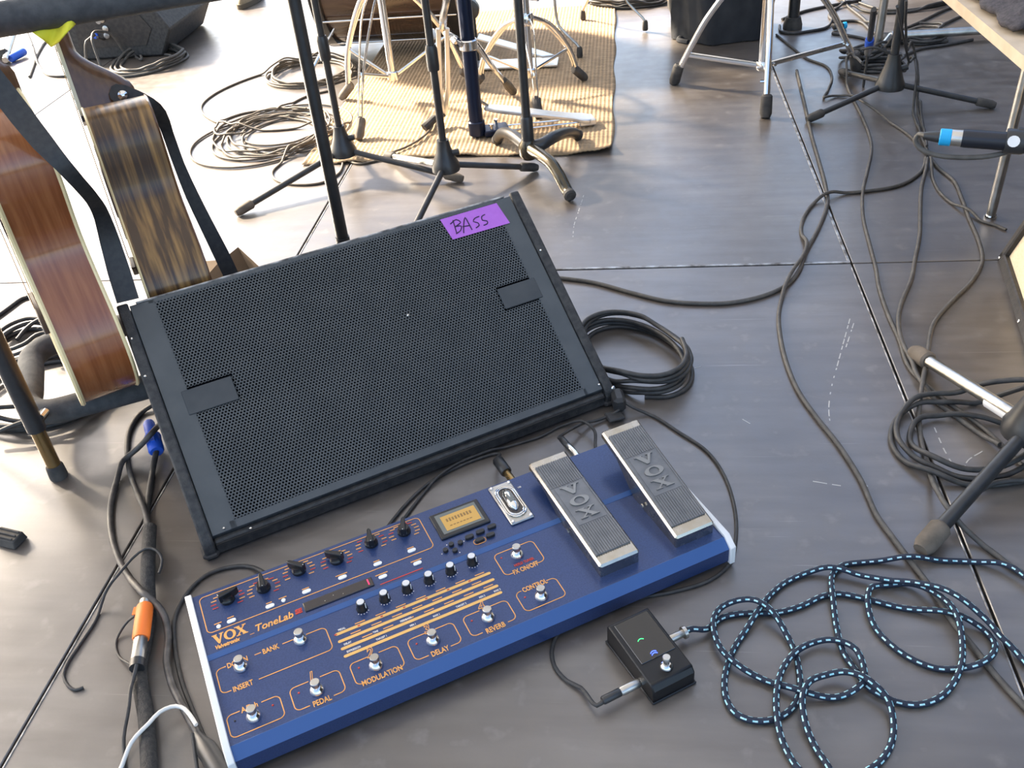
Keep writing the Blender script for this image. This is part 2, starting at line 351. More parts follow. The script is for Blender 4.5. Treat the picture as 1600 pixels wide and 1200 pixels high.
# ================================================================ amp-modelling floor unit
ORG = (.86, .40, .10)
K.update(blue=mat('speckled_blue_paint', (.022, .044, .128), .34, .25, (.032, .060, .168), 500, coat=.25, detail=2, bump=.06, bscale=900),
         lblue=mat('blue_bevel_paint', (.042, .108, .29), .42, .15),
         orange=mat('orange_screen_print', ORG, .5), redp=mat('red_screen_print', (.55, .05, .03), .5), bandm=mat('amber_band_print', (.80, .46, .13), .5),
         lightp=mat('pale_print', (.75, .70, .66), .5), cap=mat('white_end_cap', (.86, .85, .83), .35),
         knob=mat('black_knob_plastic', (.012, .012, .013), .3), window=mat('dark_red_window', (.012, .006, .008), .15, coat=.5),
         redled=mat('red_led', (.5, .01, .05), .4, emit=((1, .03, .12), 1.6)), lcd=mat('amber_lcd', (.45, .27, .06), .35, emit=((1.0, .50, .10), .16)),
         lcdink=mat('lcd_segments', (.30, .17, .05), .5), lcdglass=mat('lcd_border', (.16, .17, .15), .25), padp=mat('black_rubber_button', (.02, .02, .022), .5),
         glass=mat('clear_cover', (.9, .92, .93), .05, trans=1.0), tread=mat('grey_rubber_tread', (.15, .153, .158), .5, .2, (.19, .19, .192), 60),
         pedalm=mat('brushed_pedal_metal', (.44, .40, .33), .2, 1.0, (.54, .50, .43), 50, rough2=.30), silver=mat('silver_cap', (.70, .70, .69), .35, .35), letterm=mat('raised_letter_metal', (.27, .27, .26), .35, .7))
TA, TW, TD = .5328, .702, .25
TO = np.array([-.4732, .6162, 0.]); TU = np.array([math.cos(TA), math.sin(TA), 0]); TN = np.array([-TU[1], TU[0], 0])
tl = thing('guitar_floor_unit', 'blue guitar effects floor unit with orange lettering and two chrome rocker pedals', 'effects unit', TO, TA)
RV = .1357
def zt(v): return .045+.04*v+(.003 if v > RV+.004 else 0)
def tp_(u_, v_, h=0.0): return np.array([u_, v_, zt(v_)+h])
TILT = math.atan(.04); TR3 = np.array([[1, 0, 0], [0, math.cos(TILT), -math.sin(TILT)], [0, math.sin(TILT), math.cos(TILT)]])
prof = [(-.014, .010), (-.014, .034), (0, .045), (RV, zt(RV)), (RV+.007, zt(RV+.007)), (TD, zt(TD)), (TD+.002, .012)]
MB().prism([(0, *p) for p in prof], (TW, 0, 0)).build('housing', 'blue', tl, True, smooth=0)
MB().prism([(0, *p) for p in ((-.0146, .0338), (-.0002, .0455), (.0006, .0452), (-.0135, .0335))], (TW, 0, 0)).build('front_bevel', 'lblue', tl, True, smooth=0)
MB().prism([(0, *p) for p in ((RV-.0005, zt(RV)-.001), (RV-.0005, zt(RV)+.0004), (RV+.0065, zt(RV+.0075)+.0004), (RV+.0075, zt(RV+.0075)-.001))], (TW, 0, 0)).build('ridge', 'lblue', tl, True, smooth=0)
for a0 in (-.009, TW):
    MB().prism([(a0, *p) for p in ((-.018, .006), (-.018, .037), (-.001, .0495), (TD+.004, zt(TD)+.0035), (TD+.004, .008))], (.009, 0, 0)).build('end_cap', 'cap', tl, True, bevel=.0012)
for u_ in (.03, TW-.03):
    for v_ in (.01, TD-.02): MB().lathe([(.010, 0), (.011, .010)], (u_, v_, 0), n=14).build('rubber_foot', 'rubber', tl, True)
def line_strip(mb, pts, wd=.0013):
    P = np.array(pts, float)
    for (u0, v0), (u1, v1) in zip(P[:-1], P[1:]):
        d = np.array([u1-u0, v1-v0]); L_ = np.linalg.norm(d)
        if L_ < 1e-6: continue
        nx = np.array([-d[1], d[0]])/L_*wd/2; e = d/L_*wd*.25
        c = [(u0-e[0]+nx[0], v0-e[1]+nx[1]), (u0-e[0]-nx[0], v0-e[1]-nx[1]), (u1+e[0]-nx[0], v1+e[1]-nx[1]), (u1+e[0]+nx[0], v1+e[1]+nx[1])]
        mb.quad(*[tp_(a, b, .0004) for a, b in c])
def rrect(u0, v0, u1, v1, top=(), bot=(), r=.007, name='outline'):
    mb = MB()
    def hseg(v, ua, ub, gaps):
        cur = ua
        for g0, g1 in sorted(gaps)+[(ub, ub)]:
            if g0 > cur: line_strip(mb, [(cur, v), (g0, v)])
            cur = max(cur, g1)
    hseg(v1, u0+r, u1-r, top); hseg(v0, u0+r, u1-r, bot)
    line_strip(mb, [(u0, v0+r), (u0, v1-r)]); line_strip(mb, [(u1, v0+r), (u1, v1-r)])
    for cu, cv, a0 in ((u1-r, v1-r, 0), (u0+r, v1-r, 90), (u0+r, v0+r, 180), (u1-r, v0+r, 270)):
        line_strip(mb, [(cu+r*math.cos(math.radians(a0+t)), cv+r*math.sin(math.radians(a0+t))) for t in range(0, 91, 15)])
    mb.build(name, 'orange', tl, True, smooth=0)
def ttext(s, u_, v_, size, m='orange', sx=.7, bold=.0002, shear=0.0, align='LEFT', name='lettering', h=.0003):
    return text_part(s, size, m, tl, tp_(u_, v_, h), name, M3=TR3, bold=bold, sx=sx, shear=shear, align=align)
rrect(.008, .1768, .3315, .2432)
rrect(.0055, .0775, .151, .1168, top=((.0185, .0565), (.0645, .0935), (.109, .124)), bot=((.0175, .053),))
ttext('DOWN', .020, .1125, .0115); ttext('BANK', .0665, .1125, .0115); ttext('UP', .110, .1125, .0115); ttext('INSERT', .0195, .0735, .0115)
rrect(.0037, .0095, .070, .043, top=((.0205, .048),)); ttext('A/Bch', .0225, .039, .0115, sx=.74)
sw = [(.0366, .107), (.1165, .1117), (.0349, .027), (.1149, .0267), (.1925, .0271), (.2711, .0287), (.3495, .0288), (.4303, .1095), (.4273, .0271)]
for k, (word, wdt) in enumerate((('PEDAL', .027), ('MODULATION', .060), ('DELAY', .027), ('REVERB', .033))):
    u0 = .083+.0784*k; c = u0+.033
    rrect(u0, .0098, u0+.0645, .0445, top=((c-.008, c+.0075),), bot=((c-wdt/2-.002, c+wdt/2+.002),))
    ttext(word, c, .0055, .0115, align='CENTER'); ttext(str(k+1), c-.0080, .0432, .020, sx=.85, bold=.0009, shear=.25); ttext(str(k+1), c-.0080, .0432, .020, 'blue', sx=.85, bold=-.0003, shear=.25, h=.0006)
rrect(.3995, .082, .461, .124, bot=((.4105, .4505),)); ttext('FX ON/OFF', .4305, .0785, .0112, align='CENTER', sx=.68); ttext('HOLD TUNER', .433, .0908, .006, 'redp', align='CENTER', sx=.8, bold=.0002)
rrect(.3975, .013, .4585, .048, top=((.407, .4455),)); ttext('CONTROL', .409, .0442, .0112, sx=.68)
def wide_V(mb, P, z0, z1, mi=0): pass
# VOX logotype drawn as wide serif strokes (unit letters 1 wide, 1 high)
VOXP = {'V': [[(0, 1), (.44, 1), (.44, .92), (.36, .92), (.56, .36), (.72, .92), (.62, .92), (.62, 1), (1, 1), (1, .92), (.88, .92), (.56, 0), (.42, 0), (.08, .92), (0, .92)]],
        'X': [[(0, 1), (.46, 1), (.46, .92), (.40, .92), (.55, .66), (.74, .92), (.64, .92), (.64, 1), (.98, 1), (.98, .92), (.86, .92), (.60, .56), (.90, .08), (1, .08), (1, 0), (.54, 0), (.54, .08), (.62, .08), (.46, .36), (.26, .08), (.38, .08), (.38, 0), (.02, 0), (.02, .08), (.14, .08), (.42, .46), (.12, .92), (0, .92)]]}
def vox_letter(mb, ch, x0, y0, wd, hg, fn, h):
    """fn(x, y, h) -> local point"""
    if ch == 'O':
        a = np.linspace(0, 2*math.pi, 25)[:-1]; n = len(a)
        out = [(x0+wd*(.5+.5*math.cos(t)), y0+hg*(.5+.5*math.sin(t))) for t in a]; inn = [(x0+wd*(.5+.26*math.cos(t+.25)), y0+hg*(.5+.38*math.sin(t+.25))) for t in a]
        V = [fn(*p, h) for p in out]+[fn(*p, h) for p in inn]+[fn(*p, 0) for p in out]+[fn(*p, 0) for p in inn]
        fs = []
        for i in range(n):
            j = (i+1) % n; fs += [(i, j, n+j, n+i), (2*n+i, 2*n+j, j, i), (n+i, n+j, 3*n+j, 3*n+i)]
        mb.add(V, fs)
    else:
        for p in VOXP[ch]:
            P = [(x0+wd*a, y0+hg*b) for a, b in p][::-1]; n = len(P)
            V = [fn(*q, h) for q in P]+[fn(*q, 0) for q in P]
            mb.add(V, [tuple(range(n))]+[(n+i, n+(i+1) % n, (i+1) % n, i) for i in range(n)])
mb = MB()
for k, ch in enumerate('VOX'): vox_letter(mb, ch, .0115+.0150*k, .1545, .0158, .0165, lambda x, y, h: tp_(x, y, h), .0005)
mb.build('lettering', 'orange', tl, True, smooth=0)
ttext('Valvetronix', .012, .1465, .0088, sx=.78, bold=.0003, shear=.2)
ttext('ToneLab', .0655, .1500, .0160, sx=.92, bold=.0003, shear=.25); ttext('SE', .1215, .1530, .0105, 'redp', sx=.9, bold=.0006, shear=.1)
mb = MB(); line_strip(mb, [(.0585, .1492), (.0640, .1492)], .0008); mb.build('outline', 'orange', tl, True, smooth=0)
# amber bands with legends
rows = ['PEDAL', 'MOD', 'DELAY', 'REVERB', 'EXPRESSION']; bv = [.0975, .0847, .0719, .0591]
for v_ in bv:
    mb = MB(); pts = [(.1615+.0023*math.cos(t), v_+.0023*math.sin(t)) for t in np.linspace(math.pi/2, 3*math.pi/2, 8)]+[(.3815+.0023*math.cos(t), v_+.0023*math.sin(t)) for t in np.linspace(-math.pi/2, math.pi/2, 8)]
    mb.add([tp_(*p, .0004) for p in pts], [tuple(range(len(pts)))]); mb.build('legend_band', 'bandm', tl, True, smooth=0)
small = [('PEDAL', .165, .1015), ('DELAY', .165, .0760), ('EXPRESSION', .165, .0632), ('TIME', .205, .0760), ('FEEDBACK', .243, .0760), ('TARGET 1', .205, .0632), ('MIN 1', .252, .0632), ('MAX 1', .285, .0632), ('TARGET 2', .318, .0632), ('MIN 2', .352, .0632), ('MAX 2', .374, .0632)]
for s_, u_, v_ in small: ttext(s_, u_, v_, .0042, 'lightp', sx=.8, bold=.0001)
def dashes(parent_name, items, m):
    mb = MB()
    for (u_, v_, L_, t, an) in items:
        ca, sa = math.cos(an), math.sin(an); c = [(-L_/2, -t/2), (L_/2, -t/2), (L_/2, t/2), (-L_/2, t/2)]
        mb.quad(*[tp_(u_+x*ca-y*sa, v_+x*sa+y*ca, .0004+.0001*(m == 'redp')) for x, y in c])
    tag(mb.build(parent_name, m, tl, True, smooth=0), kind='stuff')
it, it2 = [], []
for k in range(7):
    it2.append((.160+.032*k, .0975, .0035, .0022, 0)); 
    for v_, s0 in ((.1015, .01), (.0887, .0), (.0760, .012)): it.append((.195+.029*k+s0-.01, v_+.001, .014, .0016, 0))
bk = [(.044, .2221, 10), (.0933, .2185, 85), (.1455, .2257, 135), (.1991, .2195, 140), (.2531, .2261, 80), (.3029, .2246, 70)]
for u_, v_, _ in bk:
    for t in range(-40, 221, 22):
        c, s_ = math.cos(math.radians(t)), math.sin(math.radians(t)); rr = .0175 if abs(c) > .5 else .0165
        uu, vv = u_+rr*c*1.12, v_+rr*s_
        if vv < .2405: (it if rng.random() > .35 else it2).append((uu, vv, .0075, .0017, 0))
dashes('printed_legend', it, 'orange'); dashes('printed_marks', it2, 'redp')
for (u_, v_), wdt in zip(((.0236, .1885), (.0411, .1905), (.0937, .1900), (.1127, .1900), (.1452, .1905), (.197, .1910), (.2488, .1910), (.3002, .1915), (.2475, .1652), (.299, .1652)), (.010, .009, .008, .011, .010, .017, .009, .010, .018, .016)):
    mb = MB(); c = [(u_-wdt/2, v_-.0008), (u_+wdt/2, v_-.0008), (u_+wdt/2, v_+.0008), (u_-wdt/2, v_+.0008)]; mb.quad(*[tp_(*p, .0004) for p in c]); mb.build('printed_caption', 'orange', tl, True, smooth=0)
for k, (u_, v_, an) in enumerate(bk):
    kb = MB().lathe([(.0098, 0), (.0098, .004), (.0082, .006), (.0078, .011)], tp_(u_, v_), n=18).build('pointer_knob', 'knob', tl, True)
    ca, sa = math.cos(math.radians(an)), math.sin(math.radians(an)); sec = [(-.011, -.0042), (.013, -.0028), (.0175, 0), (.013, .0028), (-.011, .0042)]
    P = [tp_(u_, v_, .004)+np.array([x*ca-y*sa, x*sa+y*ca, 0]) for x, y in sec]; MB().prism(P, (0, 0, .0125)).build('pointer', 'knob', kb, True, bevel=.001)
    x0 = tp_(u_, v_, .0168); MB().tube([x0+np.array([-.010*ca, -.010*sa, 0]), x0+np.array([-.0105*ca, -.0105*sa, -.012])], .0006, 5).build('pointer_line', 'white', kb, True)
for k in range(6):
    u_ = .2045+.0328*k; v_ = .1220+.0008*k
    kb = MB().lathe([(.0078, 0), (.0078, .003), (.0066, .005), (.0062, .0135), (.0056, .0142)], tp_(u_, v_), n=18).build('rotary_knob', 'knob', tl, True)
    MB().lathe([(.0052, 0), (.0050, .0009)], tp_(u_, v_, .0142), n=16).build('knob_top', 'silver', kb, True)
    MB().box(tp_(u_+.0048, v_-.0044, .008), (.0012, .0012, .011)).build('knob_line', 'white', kb, True)
    mb = MB()
    for t in range(-140, -30, 25): mb.lathe([(.0008, 0), (.0008, .0003)], tp_(u_+.0092*math.cos(math.radians(t)), v_+.0092*math.sin(math.radians(t))), n=6)
    mb.build('scale_dots', 'lightp', tl, True)
def pill(u_, v_, L_, wd, h, m, name):
    r = wd/2; a = np.linspace(-math.pi/2, math.pi/2, 7); l2 = max(L_/2-r, 0)
    P = [tp_(u_+l2+r*math.cos(t), v_+r*math.sin(t)) for t in a]+[tp_(u_-l2-r*math.cos(t), v_-r*math.sin(t)) for t in a]
    return MB().prism(P, (0, 0, h)).build(name, m, tl, True, bevel=.0005)
for u_, v_ in ((.0411, .1833), (.0937, .1832), (.1452, .1843), (.197, .1848), (.2488, .1846), (.3002, .1853), (.2475, .1589), (.299, .1589)): pill(u_, v_, .0125, .0062, .002, 'cap', 'push_button')
for u_, v_ in ((.0236, .1819), (.1127, .1842)): pill(u_, v_, .0062, .0062, .002, 'cap', 'push_button')
wn = MB().box(tp_(.1835, .1580, .0005), (.098, .0165, .003), M3=TR3, bev=.0008).build('display_window', 'window', tl, True)
MB().box(tp_(.226, .1585, .0022), (.0016, .010, .0004), M3=TR3).build('lit_segment', 'redled', wn, True)
for u_ in (.163, .176, .189): MB().lathe([(.0008, 0), (.0008, .0004)], tp_(u_, .155+.004*((u_*1000) % 2 < 1), .002), n=6).build('unlit_dot', 'satin', wn, True)
mb = MB(); line_strip(mb, [(.240, .1475), (.302, .1475)], .0016); mb.build('outline', 'redp', tl, True, smooth=0)
lf = MB().box(tp_(.384, .2082, .0008), (.077, .0525, .0055), M3=TR3, bev=.0012).build('lcd_frame', 'knob', tl, True)
MB().box(tp_(.384, .2090, .0032), (.064, .0405, .0012), M3=TR3).build('lcd_border', 'lcdglass', lf, True)
MB().box(tp_(.3855, .2078, .0038), (.054, .0300, .0008), M3=TR3).build('lcd_screen', 'lcd', lf, True)
mb = MB()
for k in range(9): mb.box(tp_(.366+.0046*k, .2125, .0043), (.0028, .006+.001*(k % 2), .0002), M3=TR3)
for k in range(7): mb.box(tp_(.368+.0052*k, .2005, .0043), (.0036, .0018, .0002), M3=TR3)
mb.build('lcd_segments', 'lcdink', lf, True)
for u_, v_ in ((.3541, .1675), (.3668, .1645), (.3427, .1612), (.3545, .1545)): pill(u_, v_, .0078, .0075, .0045, 'padp', 'cursor_button')
for u_, v_ in ((.3827, .1684), (.4005, .170), (.4194, .1715), (.3935, .1560), (.4110, .1572)): pill(u_, v_, .0135, .0068, .0045, 'padp', 'function_button')
rrect(.3845, .1510, .4025, .1610, r=.0045)
for u_, v_ in ((.3485, .1715), (.373, .1665), (.336, .159), (.3595, .1495)): pill(u_, v_, .0018, .0018, .0004, 'lightp', 'arrow_mark')
tw = MB().box(tp_(.4645, .2025, .002), (.037, .086, .004), M3=TR3, bev=.0015).build('tube_window_plate', 'satin', tl, True)
def cap_loop(rx, ry, h, n=9):
    a = np.linspace(0, math.pi, n); return [tp_(.4645+rx*math.cos(t), .2025+(ry-rx)+rx*math.sin(t), h) for t in a]+[tp_(.4645-rx*math.cos(t), .2025-(ry-rx)-rx*math.sin(t), h) for t in a]
for rx, ry, h, m in ((.0150, .0335, .0052, 'chrome'), (.0118, .0300, .0058, 'chrome')): MB().tube(cap_loop(rx, ry, h)+[cap_loop(rx, ry, h)[0]], .0014, 8).build('window_rim', m, tw, True)
MB().prism(cap_loop(.0135, .032, .0030), (0, 0, .0022)).build('window_well', 'window', tw, True)
MB().lathe([(.0015, 0), (.0062, .005), (.0080, .010), (.0080, .034), (.0050, .042), (.0010, .045)], tp_(.4645, .181, .0060), (0, 1, .04), 16).build('vacuum_tube', 'chrome', tw, True)
MB().box(tp_(.4645, .202, .0125), (.008, .018, .003)).build('tube_plate', 'lcdglass', tw, True)
for du in (-.0145, .0145):
    for dv in (-.0385, .0385): MB().lathe([(.0030, 0), (.0030, .0016), (.0020, .0024)], tp_(.4645+du, .2025+dv, .0035), n=12).build('screw', 'chrome', tw, True)
for k, (u_, v_) in enumerate(sw):
    f = MB().lathe([(.0098, 0), (.0098, .0012), (.0086, .0048), (.0062, .0078), (.0046, .0090)], tp_(u_, v_), n=22).build('footswitch', 'chrome', tl, True)
    MB().lathe([(.0046, 0), (.0046, .0030), (.0060, .0036), (.0060, .0088), (.0054, .0095)], tp_(u_, v_, .0080), n=18).build('switch_button', 'satin', f, True)
for k, (u_, v_) in enumerate(((.0125, .032), (.0595, .032), (.093, .034), (.1715, .034), (.250, .034), (.328, .034), (.408, .1145), (.407, .036))):
    MB().lathe([(.0014, 0), (.0014, .0006), (.0008, .0012)], tp_(u_, v_), n=8).build('indicator_led', 'redp' if k else 'window', tl, True)
ttext('USB', .488, .2260, .0045, 'lightp', bold=.0001); ttext('OUT L', .540, .2190, .0045, 'lightp', bold=.0001)
def rocker(u0, u1, v0, v1, zh, zt_, name='rocker_pedal'):
    wd = u1-u0; L_ = v1-v0; pitch = math.atan2(zt_-zh, L_); Ln = math.hypot(L_, zt_-zh); cp, sp = math.cos(pitch), math.sin(pitch)
    def fn(x, y, h): return np.array([u0+x, v0+y*cp-h*sp, zh+y*sp+h*cp])          # treadle plane
    R3 = np.array([[1, 0, 0], [0, cp, -sp], [0, sp, cp]])
    sh = MB().box(fn(wd/2, Ln/2, -.007), (wd, Ln, .014), M3=R3, bev=.003).build(name, 'pedalm', tl, True)
    # side skirts reach down to the deck
    for a0 in (0.0015, wd-.0035):
        poly = [fn(a0, .004, -.012), (u0+a0, v0+.004, zt(v0)), (u0+a0, v0+L_*.55, zt(v0+L_*.5)), fn(a0, Ln*.80, -.012)]
        MB().prism(poly, (.002, 0, 0)).build('side_skirt', 'pedalm', sh, True, smooth=0)
    MB().box((u0+wd/2, v0+.004, (zt(v0)+zh)/2-.004), (wd-.003, .004, zh-zt(v0))).build('heel_plate', 'pedalm', sh, True)
    MB().box((u0+wd/2, v0+L_*.5, zt(v0+L_*.5)+.010), (wd*.5, L_*.30, .024)).build('pivot_block', 'black', sh, True)
    MB().box(fn(wd/2, Ln*.505, .0005), (wd-.008, Ln-.034, .003), M3=R3, bev=.0008).build('tread', 'tread', sh, True)
    rb = MB(); nr_ = 15
    for k in range(nr_):
        x = .0055+(wd-.011)*k/(nr_-1)
        for y0, y1 in ((.018, Ln*.335), (Ln*.70, Ln-.016)): rb.box(fn(x, (y0+y1)/2, .0023), ((wd-.011)/(nr_-1)*.55, y1-y0, .0014), M3=R3)
    tag(rb.build('tread_ribs', 'tread', sh, True), kind='stuff')
    MB().box(fn(wd/2, Ln*.515, .0022), (wd-.018, Ln*.35, .0008), M3=R3).build('name_plate', 'tread', sh, True)
    for s_ in (.0055, wd-.0055): MB().box(fn(s_, Ln*.515, .0024), (.0022, Ln*.36, .0010), M3=R3).build('plate_border', 'tread', sh, True)
    mb = MB()
    for k, ch in enumerate('VOX'): vox_letter(mb, ch, wd*.26, Ln*(.595-.110*k), wd*.48, Ln*.080, lambda x, y, h: fn(x, y, h+.0024), .0022)
    mb.build('lettering', 'letterm', sh, True, smooth=0)
    MB().lathe([(.0035, 0), (.0035, .002)], (u0-.0005, v0+L_*.42, zt(v0)+.012), (-1, 0, 0), 10).build('pivot_bolt', 'chrome', sh, True)
    return sh
rocker(.512, .5745, .016, .236, .0690, .0900)
rocker(.6305, .6945, .0125, .2215, .0670, .1130)

# ================================================================ tuner pedal
K.update(tunerm=mat('satin_black_metal', (.012, .012, .013), .35, .3), tglass=mat('tuner_glass', (.004, .004, .006), .08, coat=.6),
         green=mat('green_led', (0, .3, .05), .4, emit=((.05, 1, .2), 2.5)), bled=mat('blue_led', (0, 0, .5), .4, emit=((.04, .08, 1), 6)))
ta = math.atan2(.7556-.7228, .081-.029); tO = np.array([.0290, .7228, 0.])
tu = thing('tuner_pedal', 'small black tuner pedal with green and blue lights and a chrome footswitch', 'pedal', tO, ta)
TWd, TLn, TH = .0625, .114, .037
MB().prism([(0.0, *p) for p in ((.004, .002), (.004, .022), (.010, .030), (TLn-.004, TH), (TLn, TH-.006), (TLn, .002))], (TWd, 0, 0)).build('housing', 'tunerm', tu, True, bevel=.0022)
MB().box((TWd/2, TLn/2+.002, .0022), (TWd+.003, TLn, .0036), bev=.001).build('base_plate', 'tunerm', tu, True)
tsl = math.atan2(TH-.030, TLn-.014); tR = np.array([[1, 0, 0], [0, math.cos(tsl), -math.sin(tsl)], [0, math.sin(tsl), math.cos(tsl)]])
def tt(x, y, h=0.0): return np.array([x, y, .030+(y-.010)*math.tan(tsl)+h])
gl = MB().box(tt(TWd/2+.001, .073, .0006), (TWd-.012, .066, .0014), M3=tR, bev=.0005).build('display_glass', 'tglass', tu, True)
for (x, y), m, n_ in (((TWd/2-.006, .0715), 'green', 'green_light'), ((TWd/2-.002, .0455), 'bled', 'blue_light'), ((TWd/2-.002, .0485), 'bled', 'blue_light')):
    MB().tube([tt(x+.006*t, y+.0012-.002*t*t*2, .0015) for t in np.linspace(-.7, .7, 7)], .0005, 6).build(n_, m, gl, True)
f = MB().lathe([(.0085, 0), (.0085, .0012), (.0075, .004), (.0050, .006)], tt(TWd/2+.001, .0235), n=20).build('footswitch', 'chrome', tu, True)
MB().lathe([(.0040, 0), (.0040, .006), (.0052, .0068), (.0052, .0125), (.0046, .0135)], tt(TWd/2+.001, .0235, .0055), n=16).build('switch_button', 'satin', f, True)
MB().lathe([(.0055, 0), (.0055, .003)], (0, .030, .016), (-1, 0, 0), 8).build('jack_nut', 'chrome', tu, True)
MB().lathe([(.0055, 0), (.0055, .003)], (TWd, .066, .016), (1, 0, 0), 8).build('jack_nut', 'chrome', tu, True)
# ================================================================ guitars in a foam rack
K.update(mahog=mat('mahogany_side', (.25, .072, .020), .26, 0, (.36, .125, .040), 9, (16, 2, .6), coat=.5, detail=6),
         walnut=mat('dark_walnut_side', (.060, .028, .011), .36, 0, (.46, .25, .075), 4.5, (22, 2, .8), coat=.12, detail=5, lo=.40, hi=.74), darktop=mat('shaded_guitar_top', (.060, .048, .034), .2, 0, (.12, .09, .06), 9, (1, 9, .5), coat=.4),  # second guitar's top darkened to paint in the shadow lying on it
         spruce=mat('spruce_top', (.50, .25, .075), .3, 0, (.58, .32, .11), 20, (1, 12, .4), coat=.6),
         binding=mat('cream_binding', (.92, .74, .40), .4), neckw=mat('mahogany_neck', (.10, .045, .020), .3, 0, (.15, .07, .03), 12, (10, 10, .6), coat=.4),
         fretw=mat('rosewood', (.030, .018, .012), .45), pick=mat('brown_pickguard', (.10, .06, .05), .2),
         strapm=mat('black_leather_strap', (.022, .022, .023), .55, 0, (.035, .034, .033), 120, bump=.3),
         foamt=mat('grey_foam_tube', (.055, .058, .062), .85, 0, (.085, .088, .09), 60, bump=.25, bscale=300), bronze=mat('bronze_and_warm_sheen', (.36, .24, .10), .25, .9),
         yellow=mat('yellow_cloth', (.92, .86, .06), .8, 0, (.84, .78, .05), 20), fretm=mat('fret_edge', (.75, .70, .50), .35))
RA = math.radians(27); tv = np.array([math.cos(RA), math.sin(RA), 0]); pv = np.array([-tv[1], tv[0], 0])
def TP(t, p, z=0.0): return tv*t+pv*p+np.array([0, 0, z])
HALF = [(0, .0), (.004, .055), (.022, .112), (.06, .163), (.115, .193), (.175, .186), (.230, .152), (.270, .126), (.300, .119), (.335, .125), (.380, .143), (.425, .148), (.460, .130), (.482, .094), (.492, .05), (.495, .0)]
def guitar(name, label, tc, p0, z0, side_m, th, bind_w, top_m='spruce', scale=1.0, LEAN=.3, sw=1.0, yaw=RA):
    g = thing(name, label, 'guitar', TP(tc, p0), yaw)
    cl, sl = math.cos(LEAN), math.sin(LEAN)
    def fn(x, w, y): return np.array([x, (y*sl-w*cl), z0+y*cl+w*sl])
    H_ = spline([(y*scale, w_*scale, 0) for y, w_ in HALF], .02)[:, :2]; H_[:, 1] *= sw/scale
    loop = [(w_, y) for y, w_ in H_]+[(-w_, y) for y, w_ in H_[::-1]][1:-1]
    n = len(loop); x0, x1 = -th/2, th/2
    mb = MB(); V = [fn(x0, *q) for q in loop]+[fn(x1, *q) for q in loop]; mb.add(V, [(i, (i+1) % n, n+(i+1) % n, n+i) for i in range(n)])
    body = mb.build('sides', side_m, g, True, smooth=50)
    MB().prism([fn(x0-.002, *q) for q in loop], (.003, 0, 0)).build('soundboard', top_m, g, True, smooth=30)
    MB().prism([fn(x1-.001, *q) for q in loop], (.003, 0, 0)).build('back', side_m, g, True, smooth=30)
    for xx, m, r in ((x0, 'binding', bind_w), (x1, 'binding' if bind_w > .003 else 'neckw', bind_w*.8)):
        P = [fn(xx, q[0]*1.003, q[1]) for q in loop]; P.append(P[0]); P.append(P[1]); MB().tube(P, r, 6, caps=False).build('binding', m, g, True)
    # neck, heel, fretboard, headstock on the far axis
    yb = .495*scale; yn = yb+.36
    MB().prism([fn(x0-.001, -.024, yb-.02), fn(x0-.001, .024, yb-.02), fn(x0-.001, .021, yn), fn(x0-.001, -.021, yn)], (-.006, 0, 0)).build('fretboard', 'fretw', g, True, smooth=0)
    fr = MB()
    for k in range(14): fr.box(fn(x0-.0075, 0, yb+.345-.36*(1-2**(-k/12))*1.75), (.0012, .044, .0016))
    fr.build('frets', 'satin', g, True); fr = None
    MB().box(fn(x0-.004, .0235, yb+.17), (.0065, .002, .36), M3=[[1, 0, 0], [0, cl, sl], [0, -sl, cl]]).build('fretboard_edge', 'fretm', g, True)
    nk = MB(); ys = np.r_[np.linspace(yb-.005, yb+.12, 14), yn]; P = []
    for y in ys:
        q_ = min(1, max(0, (y-yb-.022)/.085)); d = .022+.074*(1-q_*q_*(3-2*q_)); ring = [fn(x0+d*max(0, math.sin(a))-.001, .0225*math.cos(a), y) for a in np.linspace(0, math.pi, 9)]; P.append(ring)
    m_ = len(P[0]); nk.add([q for r_ in P for q in r_], [(i*m_+j, i*m_+j+1, (i+1)*m_+j+1, (i+1)*m_+j) for i in range(len(P)-1) for j in range(m_-1)]+[tuple(range(m_)), tuple((len(P)-1)*m_+j for j in range(m_))[::-1]])
    nk.build('neck', 'neckw', g, True, smooth=60)
    MB().prism([fn(x0+.004, -.03, yn), fn(x0+.004, .03, yn), fn(x0+.02, .036, yn+.17), fn(x0+.02, -.036, yn+.17)], (.014, 0, 0)).build('headstock', 'neckw', g, True, bevel=.003)
    a_ = np.linspace(0, 2*math.pi, 25); MB().tube([fn(x0-.0025, .048*math.cos(t), .335*scale+.048*math.sin(t)) for t in a_], .003, 6, caps=False).build('soundhole_ring', 'fretw', g, True)
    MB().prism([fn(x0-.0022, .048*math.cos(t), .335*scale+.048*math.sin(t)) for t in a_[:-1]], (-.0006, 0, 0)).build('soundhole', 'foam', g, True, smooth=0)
    MB().prism([fn(x0-.002, a, b_) for a, b_ in ((-.085, .150), (-.05, .170), (.05, .170), (.085, .150), (.05, .138), (-.05, .138))], (-.009, 0, 0)).build('bridge', 'fretw', g, True, bevel=.002)
    MB().prism([fn(x0-.002, a, b_) for a, b_ in ((.035, .37), (.055, .31), (.05, .25), (.085, .20), (.125, .215), (.115, .27), (.085, .31), (.06, .36))], (-.0012, 0, 0)).build('pickguard', 'pick', g, True, smooth=0)
    st = MB()
    for k in range(6): st.tube([fn(x0-.010, -.02+.008*k, .154), fn(x0-.008, -.016+.0064*k, yn)], .0006, 4)
    st.build('strings', 'bronze', g, True)
    return g, fn
